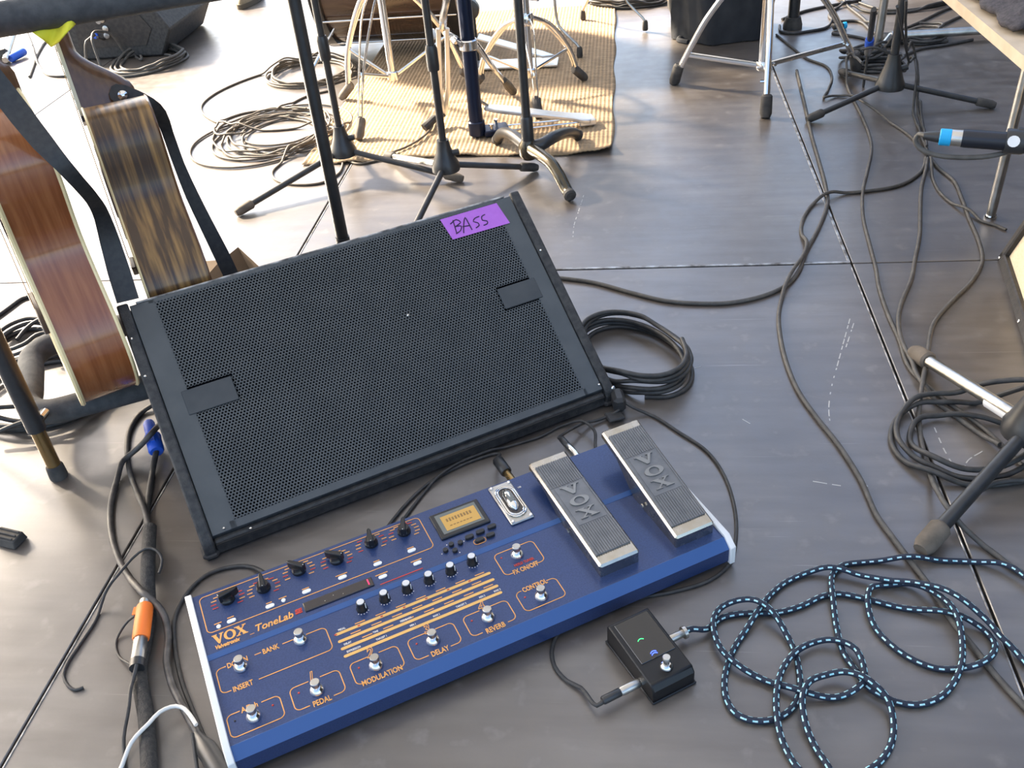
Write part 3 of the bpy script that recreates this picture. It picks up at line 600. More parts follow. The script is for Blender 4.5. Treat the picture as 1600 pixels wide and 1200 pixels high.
def ribbon(pts, wd, th=.003, face=None, step=.02):
    """a strap: flat band swept along pts, its width kept across the line of sight or along face"""
    P = np.array(pts, float); W = np.interp(np.linspace(0, 1, 200), np.linspace(0, 1, len(P)), wd if not np.isscalar(wd) else [wd]*len(P))
    s0 = np.r_[0, np.cumsum(np.linalg.norm(np.diff(P, axis=0), axis=1))]; s0 /= s0[-1]
    Q = spline(P, step); s1 = np.r_[0, np.cumsum(np.linalg.norm(np.diff(Q, axis=0), axis=1))]; s1 /= s1[-1]
    wv = np.interp(s1, s0, wd if not np.isscalar(wd) else [wd]*len(P)); V = []; T = np.gradient(Q, axis=0); T /= np.linalg.norm(T, axis=1, keepdims=True)
    for q, t, w_ in zip(Q, T, wv):
        vd = _n(C0-q) if face is None else _n(face); sd = _n(np.cross(t, vd)); nn = _n(np.cross(sd, t))
        V += [q+sd*w_/2+nn*th/2, q-sd*w_/2+nn*th/2, q-sd*w_/2-nn*th/2, q+sd*w_/2-nn*th/2]
    k = len(Q); fs = [(i*4+j, i*4+(j+1) % 4, (i+1)*4+(j+1) % 4, (i+1)*4+j) for i in range(k-1) for j in range(4)]+[(3, 2, 1, 0), tuple((k-1)*4+j for j in range(4))]
    return MB().add(V, fs)
G1, f1 = guitar('acoustic_guitar', 'acoustic guitar with reddish brown sides and cream binding standing in the rack', -.247, 1.580, .106, 'mahog', .090, .0042, scale=1.02, LEAN=.025, sw=.985, yaw=.665)
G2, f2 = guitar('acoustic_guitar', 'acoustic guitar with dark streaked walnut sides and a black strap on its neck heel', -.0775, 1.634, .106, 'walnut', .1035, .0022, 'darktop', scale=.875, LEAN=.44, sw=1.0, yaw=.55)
FWD = np.array([FX[2], FY[2], UP[2]])
def gw(g, q): a = ROT[g.name]; return np.array(WORLD[g.name])+np.array([q[0]*math.cos(a)-q[1]*math.sin(a), q[0]*math.sin(a)+q[1]*math.cos(a), q[2]])
def dep(p): return float((p-C0)@FWD)
dU = min(dep(gw(G1, f1(x_, .148, y_))) for x_ in (-.045, .045) for y_ in (.33, .40, .46))-.014; dW = dep(gw(G1, f1(.04, .12, .30)))
ribbon([AT(-40, 88, dU-.03), AT(0, 138, dU-.01), AT(34, 182, dU), AT(66, 222, dU+.002), AT(98, 258, dU+.01), AT(122, 285, dU+.04), AT(145, 312, dU+.10), AT(160, 340, dU+.17), AT(172, 378, dU+.20), AT(186, 425, dU+.21), AT(200, 470, dU+.22)], [.032, .032, .032, .029, .022, .020, .020, .024, .030, .034, .034]).build('strap', 'strapm', G1)  # lower end of the strap added as dark fill for the shaded gap
dH = dep(gw(G2, f2(0.0, .0240, .425)))-.004
sp_ = ribbon([AT(173, 141, dH), AT(178, 143, dH-.001), AT(192, 149, dH-.003), AT(212, 156, dH-.003), AT(234, 165, dH+.004), AT(250, 178, dH+.03), AT(262, 208, dH+.07), AT(280, 258, dH+.10), AT(300, 305, dH+.12), AT(322, 350, dH+.14), AT(345, 396, dH+.16), AT(366, 440, dH+.18), AT(385, 480, dH+.20)], [.014, .028, .036, .034, .028, .023, .020, .020, .024, .026, .029, .029, .029]).build('strap', 'strapm', G2)
bt = AT(192, 149, dH-.005); bn = -_n(ray(192, 149))
MB().lathe([(.0085, 0), (.0085, .003), (.0050, .005), (.0065, .008), (.003, .010)], bt, bn, 14).build('strap_button', 'chrome', G2)

rk = thing('guitar_rack', 'folding guitar rack with grey foam bars and a black upright', 'guitar rack', TP(-.353, 1.466), RA)
zt_ = .675; pt_ = (G(100, 14, zt_))@pv; pf = 1.541; pr_ = 1.790; zf_ = .084; tL = -.372
fp = [TP(.075, pf, zf_)]+[TP(t, pf, zf_) for t in (-.1, -.2, -.29)]+[TP(tL+.05-.055*math.cos(a), (pf+.055)-.055*math.sin(a), zf_) for a in np.linspace(math.pi*.45, 0, 5)]+[TP(tL-.003, p, zf_) for p in (1.62, 1.66, 1.70)]+[TP(tL+.05-.055*math.cos(a), (pr_-.055)+.055*math.sin(a), zf_) for a in np.linspace(.2, math.pi*.5, 4)]+[TP(t, pr_, zf_) for t in (-.28, -.1, .075)]
MB().tube(spline(fp, .015), .0225, 16).build('lower_foam_bar', 'foamt', rk)
MB().tube([TP(-.62, pt_, zt_), TP(.30, pt_, zt_)], .027, 18).build('upper_foam_bar', 'foamt', rk)
MB().cyl(TP(-.353, 1.466, .105), TP(-.353, 1.466, .70), .0155).build('upright', 'black', rk)
MB().tube([TP(-.353, 1.466, .70), TP(-.353, 1.50, .705), TP(-.353, pt_, zt_)], .0125).build('upper_arm', 'black', rk)
MB().cyl(TP(-.353, 1.466, .016), TP(-.353, 1.466, .125), .0118).build('lower_leg', 'bronze', rk)  # bronze tone paints in warm light reflected by the black tube
MB().lathe([(.0150, 0), (.0155, .004), (.0145, .024), (.0125, .028)], TP(-.353, 1.466, 0), n=16).build('rubber_foot', 'rubber', rk)
MB().tube([TP(-.353, 1.466, .112), TP(-.345, pf-.004, .092)], .008).build('bracket', 'black', rk)
MB().cyl(TP(-.338, 1.462, .128), TP(-.330, 1.478, .128), .005).build('clamp_bolt', 'chrome', rk)
for t in (.05,): 
    MB().cyl(TP(t, pr_+.01, .012), TP(t, pr_+.01, .085), .012).build('rear_leg', 'black', rk); MB().lathe([(.0150, 0), (.0145, .024)], TP(t, pr_+.01, 0), n=12).build('rubber_foot', 'rubber', rk)
MB().cyl(TP(-.60, pt_, .01), TP(-.60, pt_, zt_), .0125).build('rear_upright', 'black', rk)
# yellow cloth hanging from the upper bar
cb = MB(); nu, nv = 18, 10; V = []; dB = dep(TP(-.25, pt_+.030, zt_-.02))
for i in range(nu+1):
    s_ = i/nu; xt = 38+78*s_; yt = 30-14*s_; yb_ = float(np.interp(xt, [38, 58, 82, 94, 106, 116], [41, 57, 74, 66, 50, 36]))
    for j in range(nv+1):
        y = j/nv; V.append(AT(xt+1.5*math.sin(5*y+9*s_), yt+(yb_-yt)*y, dB+.012*math.sin(11*s_+2*y)*y))
cb.add(V, [(i*(nv+1)+j, (i+1)*(nv+1)+j, (i+1)*(nv+1)+j+1, i*(nv+1)+j+1) for i in range(nu) for j in range(nv)])
yc = cb.build('cloth', 'yellow', smooth=60); tag(yc, 'bright yellow cloth hanging from the upper foam bar of the guitar rack', 'cloth')
sm = yc.modifiers.new('thick', 'SOLIDIFY'); sm.thickness = .002
# folded brown card behind the monitor
K['card'] = mat('brown_cardboard', (.16, .11, .065), .8, 0, (.20, .14, .085), 30)
cpt = [G(306, 452), G(352, 448), G(400, 440), G(415, 436)]
cm = MB(); zz = [.075, .085, .050, .115]
tops = [G(306, 410, .045), G(346, 407, .06), G(372, 386, .085), G(413, 424, .05)]
for k in (0, 2):
    a, b_, c, d = cpt[k], cpt[k+1], tops[k+1], tops[k]; cm.prism([a, b_, c, d], _n(np.cross(b_-a, d-a))*.004)
cm.quad(cpt[1], cpt[2], tops[2], tops[1])
tag(cm.build('folded_card', 'card', smooth=0), 'folded brown card standing behind the stage monitor below the strap', 'card')

# ================================================================ microphone stands
def mic_stand(name, label, hub, hz, feet, top, rp=.0095, rl=.008, hubr=.036, hubh=.085, pm='black', legm='black', footm='rubber', lean=(0, 0), knob=True, leg_mats=None, group=None):
    b = thing(name, label, 'stand', (hub[0], hub[1], 0), 0, group); hx = np.array([hub[0], hub[1], 0.])
    ax = _n([lean[0], lean[1], 1])
    MB().lathe([(hubr*.72, 0), (hubr, .004), (hubr, .018), (hubr*.86, .030), (hubr*.60, hubh*.62), (hubr*.46, hubh*.85), (hubr*.42, hubh)], hx+[0, 0, hz], ax, 22).build('hub', pm, b)
    MB().cyl(hx+np.array([0, 0, hz-.01])+ax*.02, hx+np.array([0, 0, hz])+ax*(top-hz), rp).build('pole', pm, b)
    for k, f in enumerate(feet):
        f = np.array([f[0], f[1], 0.]); d = _n(f-hx); L_ = np.linalg.norm(f-hx)
        a = hx+d*hubr*.6+[0, 0, hz+.014]; e = f+[0, 0, rl*1.35]; u_ = _n(e-a)
        lm = (leg_mats[k] if leg_mats else legm)
        lg = MB().cyl(a, e-u_*.03, rl).build('leg', lm, b)
        MB().tube([e-u_*.048, e-u_*.044, e-u_*.008, e+u_*.004], [rl*1.25, rl*1.55, rl*1.5, rl*1.05], 12).build('rubber_foot', footm, lg)
    MB().lathe([(rp*1.5, 0), (rp*1.6, .01), (rp*1.6, .05), (rp*1.25, .06)], hx+[0, 0, hz]+ax*(.26), ax, 14).build('clutch', pm, b)
    if knob: MB().cyl(hx+np.array([hubr*.3, 0, hz+hubh*.55]), hx+np.array([hubr*1.05, .004, hz+hubh*.6]), .008).build('clamp_knob', pm, b)
    return b
def xy(px, py, z=0.0): return G(px, py, z)[:2]
h1 = xy(537, 238, .070); a1_, b1_ = xy(372, 338), xy(722, 285)
m1_ = 3*h1-a1_-b1_; m1_ = h1+(m1_-h1)/np.linalg.norm(m1_-h1)*.30
mic_stand('microphone_stand', 'black tripod microphone stand beside the tangled cable heap, in front of the drums', h1, .060, [a1_, b1_, m1_], 1.15, footm='dustrub')
h2 = xy(697, 262, .070)
mic_stand('microphone_stand', 'black tripod microphone stand between the rug edge and the stage monitor', h2, .060, [h2+np.array([-.055, -.27]), xy(604, 243, .01), xy(838, 262, .01)], 1.15, leg_mats=['black', 'satin', 'black'])  # left leg in pale steel to paint in the sun falling on it
h0 = xy(556, 474)
b0 = thing('microphone_stand', 'thick straight black stand pole rising just behind the stage monitor', 'stand', (*h0, 0))
MB().lathe([(.115, 0), (.12, .004), (.118, .014), (.05, .026), (.022, .032), (.02, .06)], (*h0, 0), n=32).build('round_base', 'black', b0)
MB().cyl((*h0, .03), (*h0, 1.02), .0125).build('pole', 'black', b0); MB().cyl((*h0, .03), (*h0, .16), .0145).build('lower_sleeve', 'black', b0)
# heavy stand with curved legs
K['curvem'] = mat('black_chrome_pipe', (.10, .085, .06), .22, .8)
h3 = xy(826, 236, .06)
b3 = thing('heavy_stand', 'heavy black stand on thick curved pipe legs at the front edge of the rug', 'stand', (*h3, 0))
MB().cyl((*h3, .06), (*h3, 1.1), .0115).build('pole', 'black', b3); MB().lathe([(.016, 0), (.0165, .004), (.0165, .075), (.014, .08)], (*h3, .075), n=16).build('pole_sleeve', 'black', b3)
MB().lathe([(.018, 0), (.026, .012), (.026, .036), (.017, .052)], (*h3, .040), n=18).build('hub', 'curvem', b3)
for pts, m in (([(*h3, .070), G(846, 243, .072), G(862, 256, .068), G(876, 278, .046), G(885, 296, .022), G(891, 306, .016)], 'curvem'),
               ([(*h3, .070), G(845, 226, .078), G(862, 216, .080), G(882, 208, .060), G(897, 208, .030), G(904, 212, .016)], 'black'),
               ([(*h3, .070), (h3[0]-.05, h3[1]+.08, .075), (h3[0]-.09, h3[1]+.16, .05), (h3[0]-.11, h3[1]+.20, .016)], 'black')):
    Q = spline(pts, .012); lg = MB().tube(Q, np.linspace(.0165, .0145, len(Q)), 14).build('curved_leg', m, b3); e = Q[-1]; u_ = _n(Q[-1]-Q[-2])
    MB().tube([e-u_*.012, e, e+u_*.004], [.0155, .016, .012], 12).build('end_plug', 'rubber', lg)
# stand on the right with cables taped along it
h4 = xy(1390, 134, .060)
f4 = [xy(1262, 192), xy(1552, 170)]; m4 = h4+_n((h4-(f4[0]+f4[1])/2))*.30
mic_stand('microphone_stand', 'black tripod microphone stand among the cables in the shade beside the table', h4, .050, [f4[0], f4[1], m4], 1.1, rp=.012, hubr=.040, hubh=.10)
# front right stand, mostly outside the frame, with its boom and microphone
h5 = xy(1612, 668, .075); f5 = [xy(1438, 868), xy(1426, 560), h5+np.array([.20, -.22])]
ms5 = mic_stand('microphone_stand', 'black tripod stand with one chrome leg and one black leg on the open deck', h5, .060, f5, .62, rl=.0105, hubr=.042, hubh=.095, footm='dustrub', leg_mats=['black', 'satin', 'black'])
d5 = _n(np.array([*f5[1], .012])-np.array([*h5, .074])); q5 = np.array([*h5, .074])+d5*.045
MB().cyl(q5, q5+d5*.055, .0118).build('white_tape', 'white', ms5)
mz = .50; mA, mB_ = G(1500, 216, mz), G(1640, 226, mz); md = _n(mB_-mA)
MB().tube([np.array([*h5, .615]), np.array([*(h5+np.array([.02, .02])), .63]), mB_+md*.10+np.array([0, 0, .02]), G(1588, 220, mz)+np.array([0, 0, .012])], .006).build('boom', 'black', ms5)
K.update(micm=mat('black_microphone_body', (.020, .022, .030), .35, .3), bluetape=mat('bright_blue_tape', (.01, .38, .72), .5))
mi_ = thing('microphone', 'black microphone lying level with bright blue tape on its silver connector', 'microphone', (*G(1540, 218, mz)[:2], mz-.014))
c0 = G(1482, 214.5, mz); MB().lathe([(.0118, 0), (.0122, .004), (.0122, .050), (.0150, .085), (.0170, .10)], G(1503, 216, mz), md, 18).build('body', 'micm', mi_)
MB().lathe([(.018, 0), (.021, .01), (.0225, .03), (.019, .055), (.008, .068)], G(1503, 216, mz)+md*.10, md, 18).build('grille_head', 'satin', mi_)
MB().lathe([(.0098, 0), (.0108, .002), (.0108, .021)], G(1482, 214.6, mz), md, 16).build('connector', 'satin', mi_)
MB().lathe([(.0100, 0), (.0112, .001), (.0112, .014), (.0100, .015)], G(1468, 213.8, mz), md, 16).build('blue_tape', 'bluetape', mi_)
MB().lathe([(.0045, 0), (.006, .006), (.0085, .022), (.0092, .030)], G(1443, 212, mz), md, 14).build('cable_boot', 'black', mi_)
MB().lathe([(.0160, 0), (.0165, .003), (.0165, .020), (.0160, .023)], G(1571, 220, mz), md, 16).build('clip', 'black', mi_)
MB().lathe([(.0066, 0), (.0074, .002), (.0074, .005)], G(1584, 221, mz+.010), _n(C0-G(1584, 221, mz)), 14).build('clip_joint', 'white', mi_)

# ================================================================ drum rug, drums and hardware
K.update(rugm=mat('tan_ribbed_rug', (.42, .30, .18), .9, 0, (.27, .19, .11), 22, (1, 4, 1), bump=.5, bscale=140), shell=mat('dark_wood_drum_shell', (.030, .016, .010), .25, 0, (.07, .038, .022), 6, (1, 8, 8), coat=.5),
         hoop=mat('black_hoop', (.02, .018, .017), .3), navy=mat('dark_navy_pipe', (.010, .018, .045), .28, .5), alum=mat('cast_aluminium', (.74, .74, .73), .3, .85))
rx0, rx1, ry0, ry1 = -.66, -.022, 1.70, 2.62
c_rf = G(958, 238); c_lf = G(470, 262)
rx1 = c_rf[0]; ry0 = c_rf[1]; rx0 = c_lf[0]; ry1 = ry0+1.55
rb = MB(); V = []; NX = 2*int((rx1-rx0)/.0125); NY = 60
for i in range(NX+1):
    for j in range(NY+1):
        x = rx0+(rx1-rx0)*i/NX; y = ry0+(ry1-ry0)*j/NY
        cr = max(0, 1-math.hypot((x-rx1)/.10, (y-ry0)/.07))
        e = .006*math.sin(x*38)*math.exp(-(y-ry0)/.05)
        V.append((x+.004*math.sin(y*17)*(i == NX), y+.012*math.sin(x*9)*math.exp(-(y-ry0)/.1), .004+.0022*(i % 2)+.020*cr**1.3+max(0, e)))
rb.add(V, [(i*(NY+1)+j, (i+1)*(NY+1)+j, (i+1)*(NY+1)+j+1, i*(NY+1)+j+1) for i in range(NX) for j in range(NY)])
rug = rb.build('drum_rug', 'rugm', smooth=20); tag(rug, 'tan ribbed drum rug with a curled corner under the drum hardware', 'rug')
sm = rug.modifiers.new('thick', 'SOLIDIFY'); sm.thickness = .004
# bass drum, axis along x
kx0, kx1 = G(545, 60)[0]+.02, G(722, 88)[0]; ky = G(640, 86)[1]+.12; kr = .275; kz = kr+.03
kd = thing('bass_drum', 'dark wooden bass drum lying on its side on the tan rug', 'drum', ((kx0+kx1)/2, ky, 0))
MB().lathe([(kr-.01, 0), (kr, .002), (kr, kx1-kx0-.002), (kr-.01, kx1-kx0)], (kx0, ky, kz), (1, 0, 0), 48).build('shell', 'shell', kd)
for x in (kx0-.02, kx1-.025): MB().lathe([(kr+.002, 0), (kr+.014, .002), (kr+.014, .040), (kr+.002, .042)], (x, ky, kz), (1, 0, 0), 48).build('hoop', 'hoop', kd)
for a in range(-150, 0, 30):
    ca, sa = math.cos(math.radians(a)), math.sin(math.radians(a)); P = np.array([0, ky+ca*(kr+.012), kz+sa*(kr+.012)])
    MB().cyl(P+[kx0-.01, 0, 0], P+[kx1+.01, 0, 0], .004).build('tension_rod', 'chrome', kd)
for x, dx in ((kx0+.04, -.08), (kx0+.08, -.06)):
    s_ = -1 if dx == -.08 else 1; MB().tube([(x, ky+s_*.20, kz-.17), (x+dx, ky+s_*.29, .02), (x+dx*1.05, ky+s_*.295, .002)], [.006, .006, .004]).build('spur', 'chrome', kd)
# chrome double-braced stands
def braced_stand(name, label, ctr, feet, ztop, zc, rt=.0125, zb=.10, arch=.02, wleg=.010, footm='dustrub', col_top=None, legm='chrome'):
    b = thing(name, label, 'drum stand', (*ctr, 0)); c = np.array([*ctr, 0.])
    MB().cyl(c+[0, 0, zb-.03], c+[0, 0, ztop], rt).build('column', 'chrome', b); MB().lathe([(rt*1.6, 0), (rt*1.7, .004), (rt*1.7, .03), (rt*1.5, .034)], c+[0, 0, zc-.017], n=16).build('upper_collar', 'chrome', b)
    MB().lathe([(rt*1.45, 0), (rt*1.5, .003), (rt*1.5, .024), (rt*1.3, .027)], c+[0, 0, zb-.035], n=16).build('lower_collar', 'chrome', b)
    for f in feet:
        f = np.array([*f, 0.]); d = _n(f-c); L_ = np.linalg.norm(f-c); sd = np.array([-d[1], d[0], 0])
        path = [c+d*.022+[0, 0, zc], c+d*(L_*.35)+[0, 0, zc*.80+arch], c+d*(L_*.72)+[0, 0, zc*.40+arch], f-d*.03+[0, 0, .035]]
        lg = None
        for s_ in (-1, 1):
            Q = spline([p+sd*s_*q for p, q in zip(path, (.011, .016, .007, .006))], .02)
            o_ = MB().tube(Q, 1, 8, flat=(.007, .0026), upv=(0, 0, 1)).build('leg_rail', legm, b); lg = lg or o_
        MB().tube([f-d*.045+[0, 0, .048], f-d*.040+[0, 0, .046], f-d*.006+[0, 0, .013], f+d*.004+[0, 0, .004]], [.011, .0145, .0145, .010], 10).build('rubber_foot', footm, lg)
        q = path[2]; MB().tube([c+d*.018+[0, 0, zb-.02], q], 1, 8, flat=(.0055, .002), upv=(0, 0, 1)).build('brace', 'chrome', b)
    MB().cyl(c+[rt, 0, zc+.06], c+[rt+.03, -.02, zc+.06], .007).build('wing_screw', 'chrome', b)
    return b
cC1 = xy(616, 134, .05); CST = braced_stand('cymbal_stand', 'chrome double-braced stand left of the hi-hat, by the bass drum hoop', cC1, [xy(562, 222), xy(535, 158), cC1+np.array([.24, .14])], .75, .36)
cC3 = xy(828, 132, .045); braced_stand('snare_stand', 'chrome double-braced stand on the rug behind the bass drum pedal', cC3, [xy(914, 128), cC3+np.array([-.20, .10]), cC3+np.array([.04, -.20])], .70, .24, rt=.014, footm='rubber')
# hi-hat stand: navy pipe, clamp with two legs, foot plate and footboard
hh = xy(747, 216); hb = thing('hi_hat_stand', 'dark navy pipe hi-hat stand with silver footboard on the rug', 'drum stand', (*hh, 0)); hq = np.array([*hh, 0.])
MB().cyl(hq+[0, 0, .01], hq+[0, 0, .85], .0205, n=20).build('upright_pipe', 'navy', hb); MB().lathe([(.022, 0), (.025, .003), (.025, .040), (.022, .043)], hq+[0, 0, .005], n=20).build('foot_socket', 'navy', hb)
for z_, m in ((.250, 'chrome'), (.40, 'satin')): MB().lathe([(.0225, 0), (.026, .003), (.026, .026), (.0225, .029)], hq+[0, 0, z_], n=22).build('clamp_ring', m, hb)
fp0 = G(783, 210); fd = _n(G(905, 192)-hq); sdv = np.array([-fd[1], fd[0], 0])
MB().box(hq+fd*.055+[0, 0, .012], (.075, .060, .018), rz=math.atan2(fd[1], fd[0]), bev=.003).build('foot_plate', 'navy', hb)
for s_, dd in ((-1, .04), (1, .06)): MB().lathe([(.0045, 0), (.0045, .010), (.007, .012), (.007, .017)], hq+fd*dd+sdv*s_*.018+[0, 0, .020], n=12).build('wing_bolt', 'chrome', hb)
fa, fb = G(757, 168, .085), G(926, 186, .022); fdir = _n(fb-fa); fs_ = _n(np.cross([0, 0, 1], fdir)); fu = np.cross(fdir, fs_); Lf = np.linalg.norm(fb-fa)
outl = [(0, .010), (.03, .022), (.10, .026), (Lf*.55, .020), (Lf-.06, .022), (Lf-.03, .030), (Lf-.008, .026), (Lf, .012)]
P = [fa+fdir*x+fs_*w_ for x, w_ in outl]+[fa+fdir*x-fs_*w_ for x, w_ in outl[::-1]]
MB().prism(P, -fu*.012).build('footboard', 'alum', hb, bevel=.003)
for s_ in (-1, 1): MB().tube([hq+fd*.085+sdv*s_*.022+[0, 0, .012], fb-fdir*.02+fs_*s_*.014-fu*.010], .0026, 8).build('radius_rod', 'chrome', hb)
MB().box(fb-fdir*.02-[0, 0, .012], (.05, .05, .018), rz=math.atan2(fd[1], fd[0]), bev=.003).build('heel_plate', 'alum', hb)
MB().tube([hq+[-.005, .0, .12], fa+fdir*.01], .005, 8).build('pull_chain', 'satin', hb)
k1 = hq+np.array([0, 0, .265])
for pts, m in (([k1+[.02, 0, 0], G(772, 110, .17), G(787, 128, .09)], 'chrome'), ([k1+[-.02, 0, 0], G(712, 66, .30), G(694, 52, .31)], 'chrome')): MB().tube(spline(pts, .03), 1, 8, flat=(.011, .004), upv=(0, 0, 1)).build('clamp_leg', m, hb)
e = G(787, 128, .09); g_ = G(802, 146, .012); MB().tube([e, (e+g_)/2, g_], [.010, .0145, .013], 10).build('rubber_foot', 'rubber', hb)
# silver leg bar standing next to it
top_, bot_ = G(692, 48, .33), G(695, 182, .03)
for s_ in (-1, 1):
    MB().tube([top_+[s_*.012, 0, 0], (top_*.35+bot_*.65)+[s_*.012, 0, 0], bot_+[s_*.003, 0, 0]], 1, 8, flat=(.004, .007), upv=(0, 1, 0)).build('leg_rail', 'alum', hb)
MB().lathe([(.012, 0), (.014, .003), (.014, .02), (.012, .023)], top_+[-.02, -.01, -.01], (-1, -.4, 0), 14).build('leg_knob', 'white', hb)
MB().tube([top_, G(694, 25, .38), G(702, -12, .44)], .010, 10).build('leg_tube', 'chrome', hb)
e = G(663, 203, .012); MB().tube([bot_, bot_*.5+e*.5+[0, 0, .008], e], [.006, .012, .0125], 10).build('rubber_foot', 'rubber', hb)
# bass drum pedal
kp = G(812, 112); kt = thing('bass_drum_pedal', 'black and silver bass drum pedal between the hi-hat pipe and the snare stand', 'drum pedal', (kp[0]-.06, kp[1]+.02, 0)); kq = np.array([kp[0]-.12, kp[1]+.05, 0.])
MB().box(kq+[.10, -.005, .008], (.30, .09, .008), bev=.002).build('base_plate', 'alum', kt)
MB().prism([kq+[-.02, -.030, .10], kq+[.20, -.028, .028], kq+[.24, 0, .022], kq+[.20, .028, .028], kq+[-.02, .030, .10]], (0, 0, .008)).build('footboard', 'alum', kt, bevel=.002)
for s_ in (-1, 1): MB().box(kq+[-.04, s_*.045, .10], (.022, .014, .20), bev=.004).build('post', 'black', kt)
MB().cyl(kq+[-.04, -.07, .195], kq+[-.04, .07, .195], .007).build('axle', 'chrome', kt); MB().lathe([(.03, 0), (.034, .002), (.034, .022), (.03, .024)], kq+[-.04, -.012, .195], (0, 1, 0), 22).build('cam_wheel', 'black', kt)
MB().tube([kq+[-.04, 0, .2], kq+[-.075, 0, .36]], .004).build('beater_rod', 'chrome', kt); MB().lathe([(.015, 0), (.025, .008), (.025, .03), (.018, .04)], kq+[-.060, 0, .37], (-1, 0, .2), 16).build('beater', 'rubber', kt)
# floor-tom legs at the back of the rug
fe = [G(906, 92), G(1008, 50)]; fcx = (fe[0]+fe[1])/2+np.array([-.02, .14, 0]); fe.append(fcx+np.array([-.10, .19, 0]))
ft = thing('floor_tom', 'floor tom on thin bent steel legs with black tips at the rug corner', 'drum', (*fcx[:2], 0))
for e in fe:
    w_ = fcx-e; w_ = w_/np.linalg.norm(w_); si = np.array([-1.0, .25, 0]) if e is not fe[2] else w_
    lg = MB().tube(spline([e+[0, 0, .03], e+si*.01+[0, 0, .045], e+si*.065+[0, 0, .10], e+si*.075+[0, 0, .13], e+si*.075+[0, 0, .75]], .03), .0048, 8).build('leg', 'satin', ft)
    MB().lathe([(.009, 0), (.011, .004), (.010, .028), (.007, .036)], e, n=12).build('rubber_tip', 'rubber', lg)
MB().lathe([(.18, 0), (.19, .002), (.19, .36), (.18, .362)], fcx+np.array([-.05, .02, .36]), n=40).build('shell', 'shell', ft)
for z_ in (.352, .70): MB().lathe([(.191, 0), (.200, .002), (.200, .024), (.191, .026)], fcx+np.array([-.05, .02, z_]), n=40).build('hoop', 'chrome', ft)
# drum throne
th_c = np.array([.42*1.0, 3.02*1.0]); th_c = xy(1193, 98, .075); fT = [xy(1053, 132), xy(1196, 184), xy(1338, 112)]
tb_ = thing('drum_throne', 'chrome drum throne tripod with rubber feet standing on the bare deck', 'stool', (*th_c, 0)); c = np.array([*th_c, 0.])
MB().cyl(c+[0, 0, .06], c+[0, 0, .60], .0155, n=18).build('column', 'chrome', tb_)
MB().lathe([(.020, 0), (.022, .003), (.022, .022), (.020, .025)], c+[0, 0, .055], n=18).build('lower_collar', 'chrome', tb_); MB().lathe([(.022, 0), (.025, .004), (.025, .03), (.021, .034)], c+[0, 0, .30], n=18).build('upper_collar', 'chrome', tb_)
for f in fT:
    f = np.array([*f, 0.]); d = _n(f-c); L_ = np.linalg.norm(f-c)
    Q = spline([c+d*.022+[0, 0, .315], c+d*(L_*.35)+[0, 0, .30], c+d*(L_*.62)+[0, 0, .215], c+d*(L_*.84)+[0, 0, .105], f-d*.012+[0, 0, .04]], .02)
    lg = MB().tube(Q, .0095, 12).build('leg', 'chrome', tb_)
    MB().tube([f-d*.016+[0, 0, .062], f-d*.014+[0, 0, .058], f-d*.002+[0, 0, .012], f+d*.002+[0, 0, .001]], [.0125, .0165, .0175, .013], 14).build('rubber_foot', 'rubber', lg)
    MB().tube([c+d*.02+[0, 0, .068], c+d*(L_*.86)+[0, 0, .095]], 1, 8, flat=(.0085, .0035), upv=(0, 0, 1)).build('brace', 'chrome', tb_)
    for k in (.03, L_*.85): MB().lathe([(.005, 0), (.005, .014)], c+d*k+np.array([d[1], -d[0], 0])*.006+[0, 0, .07+.022*(k > .1)], (d[1], -d[0], 0), 8).build('rivet', 'chrome', tb_)
MB().lathe([(.12, 0), (.165, .01), (.17, .05), (.15, .075), (.05, .085)], c+[0, 0, .56], n=32).build('seat', 'strapm', tb_)
# black drawstring bag slumped behind the throne
K['bagm'] = mat('black_bag_cloth', (.016, .018, .022), .75, 0, (.03, .033, .038), 14, bump=.4)
bc = G(1122, 72); bgm = MB(); V = []; nu, nv = 40, 14
for j in range(nv+1):
    h = j/nv; R_ = .150*(1.0-.15*h+.10*math.sin(h*3.0)) if h < .97 else .10
    for i in range(nu):
        a = 2*math.pi*i/nu; rr = R_*(1+.07*math.sin(6*a+2*h)+.045*math.sin(13*a+5*h)); V.append((bc[0]+.02+rr*math.cos(a)*1.12, bc[1]+.16+rr*math.sin(a), .003+.42*h))
bgm.add(V, [(j*nu+i, j*nu+(i+1) % nu, (j+1)*nu+(i+1) % nu, (j+1)*nu+i) for j in range(nv) for i in range(nu)]+[tuple(range(nu-1, -1, -1)), tuple(nv*nu+i for i in range(nu))])
bgt = thing('cloth_bag', 'black cloth bag slumped on the deck behind the drum throne', 'bag', (bc[0]+.02, bc[1]+.16, 0)); bgm.build('bag_body', 'bagm', bgt, smooth=70)
MB().tube(spline([G(1085, 62, .01), G(1070, 56, .012), G(1060, 62, .008), G(1075, 66, .006)], .01), .009, 8).build('strap_end', 'bagm', bgt)
bl = G(1238, 44); bs = thing('black_stand_foot', 'short black post on a flared rubber foot behind the throne', 'stand', (*bl[:2], 0))
MB().cyl(bl+[0, 0, .03], bl+[0, 0, .5], .020).build('post', 'black', bs); MB().lathe([(.034, 0), (.034, .012), (.026, .04)], bl, n=18).build('rubber_foot', 'rubber', bs)
sf = G(1058, 34); ss = thing('cymbal_stand', 'chrome stand leg ending in a ribbed black foot at the rug side', 'drum stand', (*sf[:2], 0))
lgx = MB().tube([sf+[-.02, .02, .06], sf+[-.10, .10, .20], sf+[-.12, .12, .55]], .010, 10).build('leg', 'chrome', ss); MB().tube([sf+[-.025, .025, .075], sf+[-.020, .02, .06], sf+[0, 0, .014]], [.012, .018, .017], 12).build('rubber_foot', 'rubber', lgx)

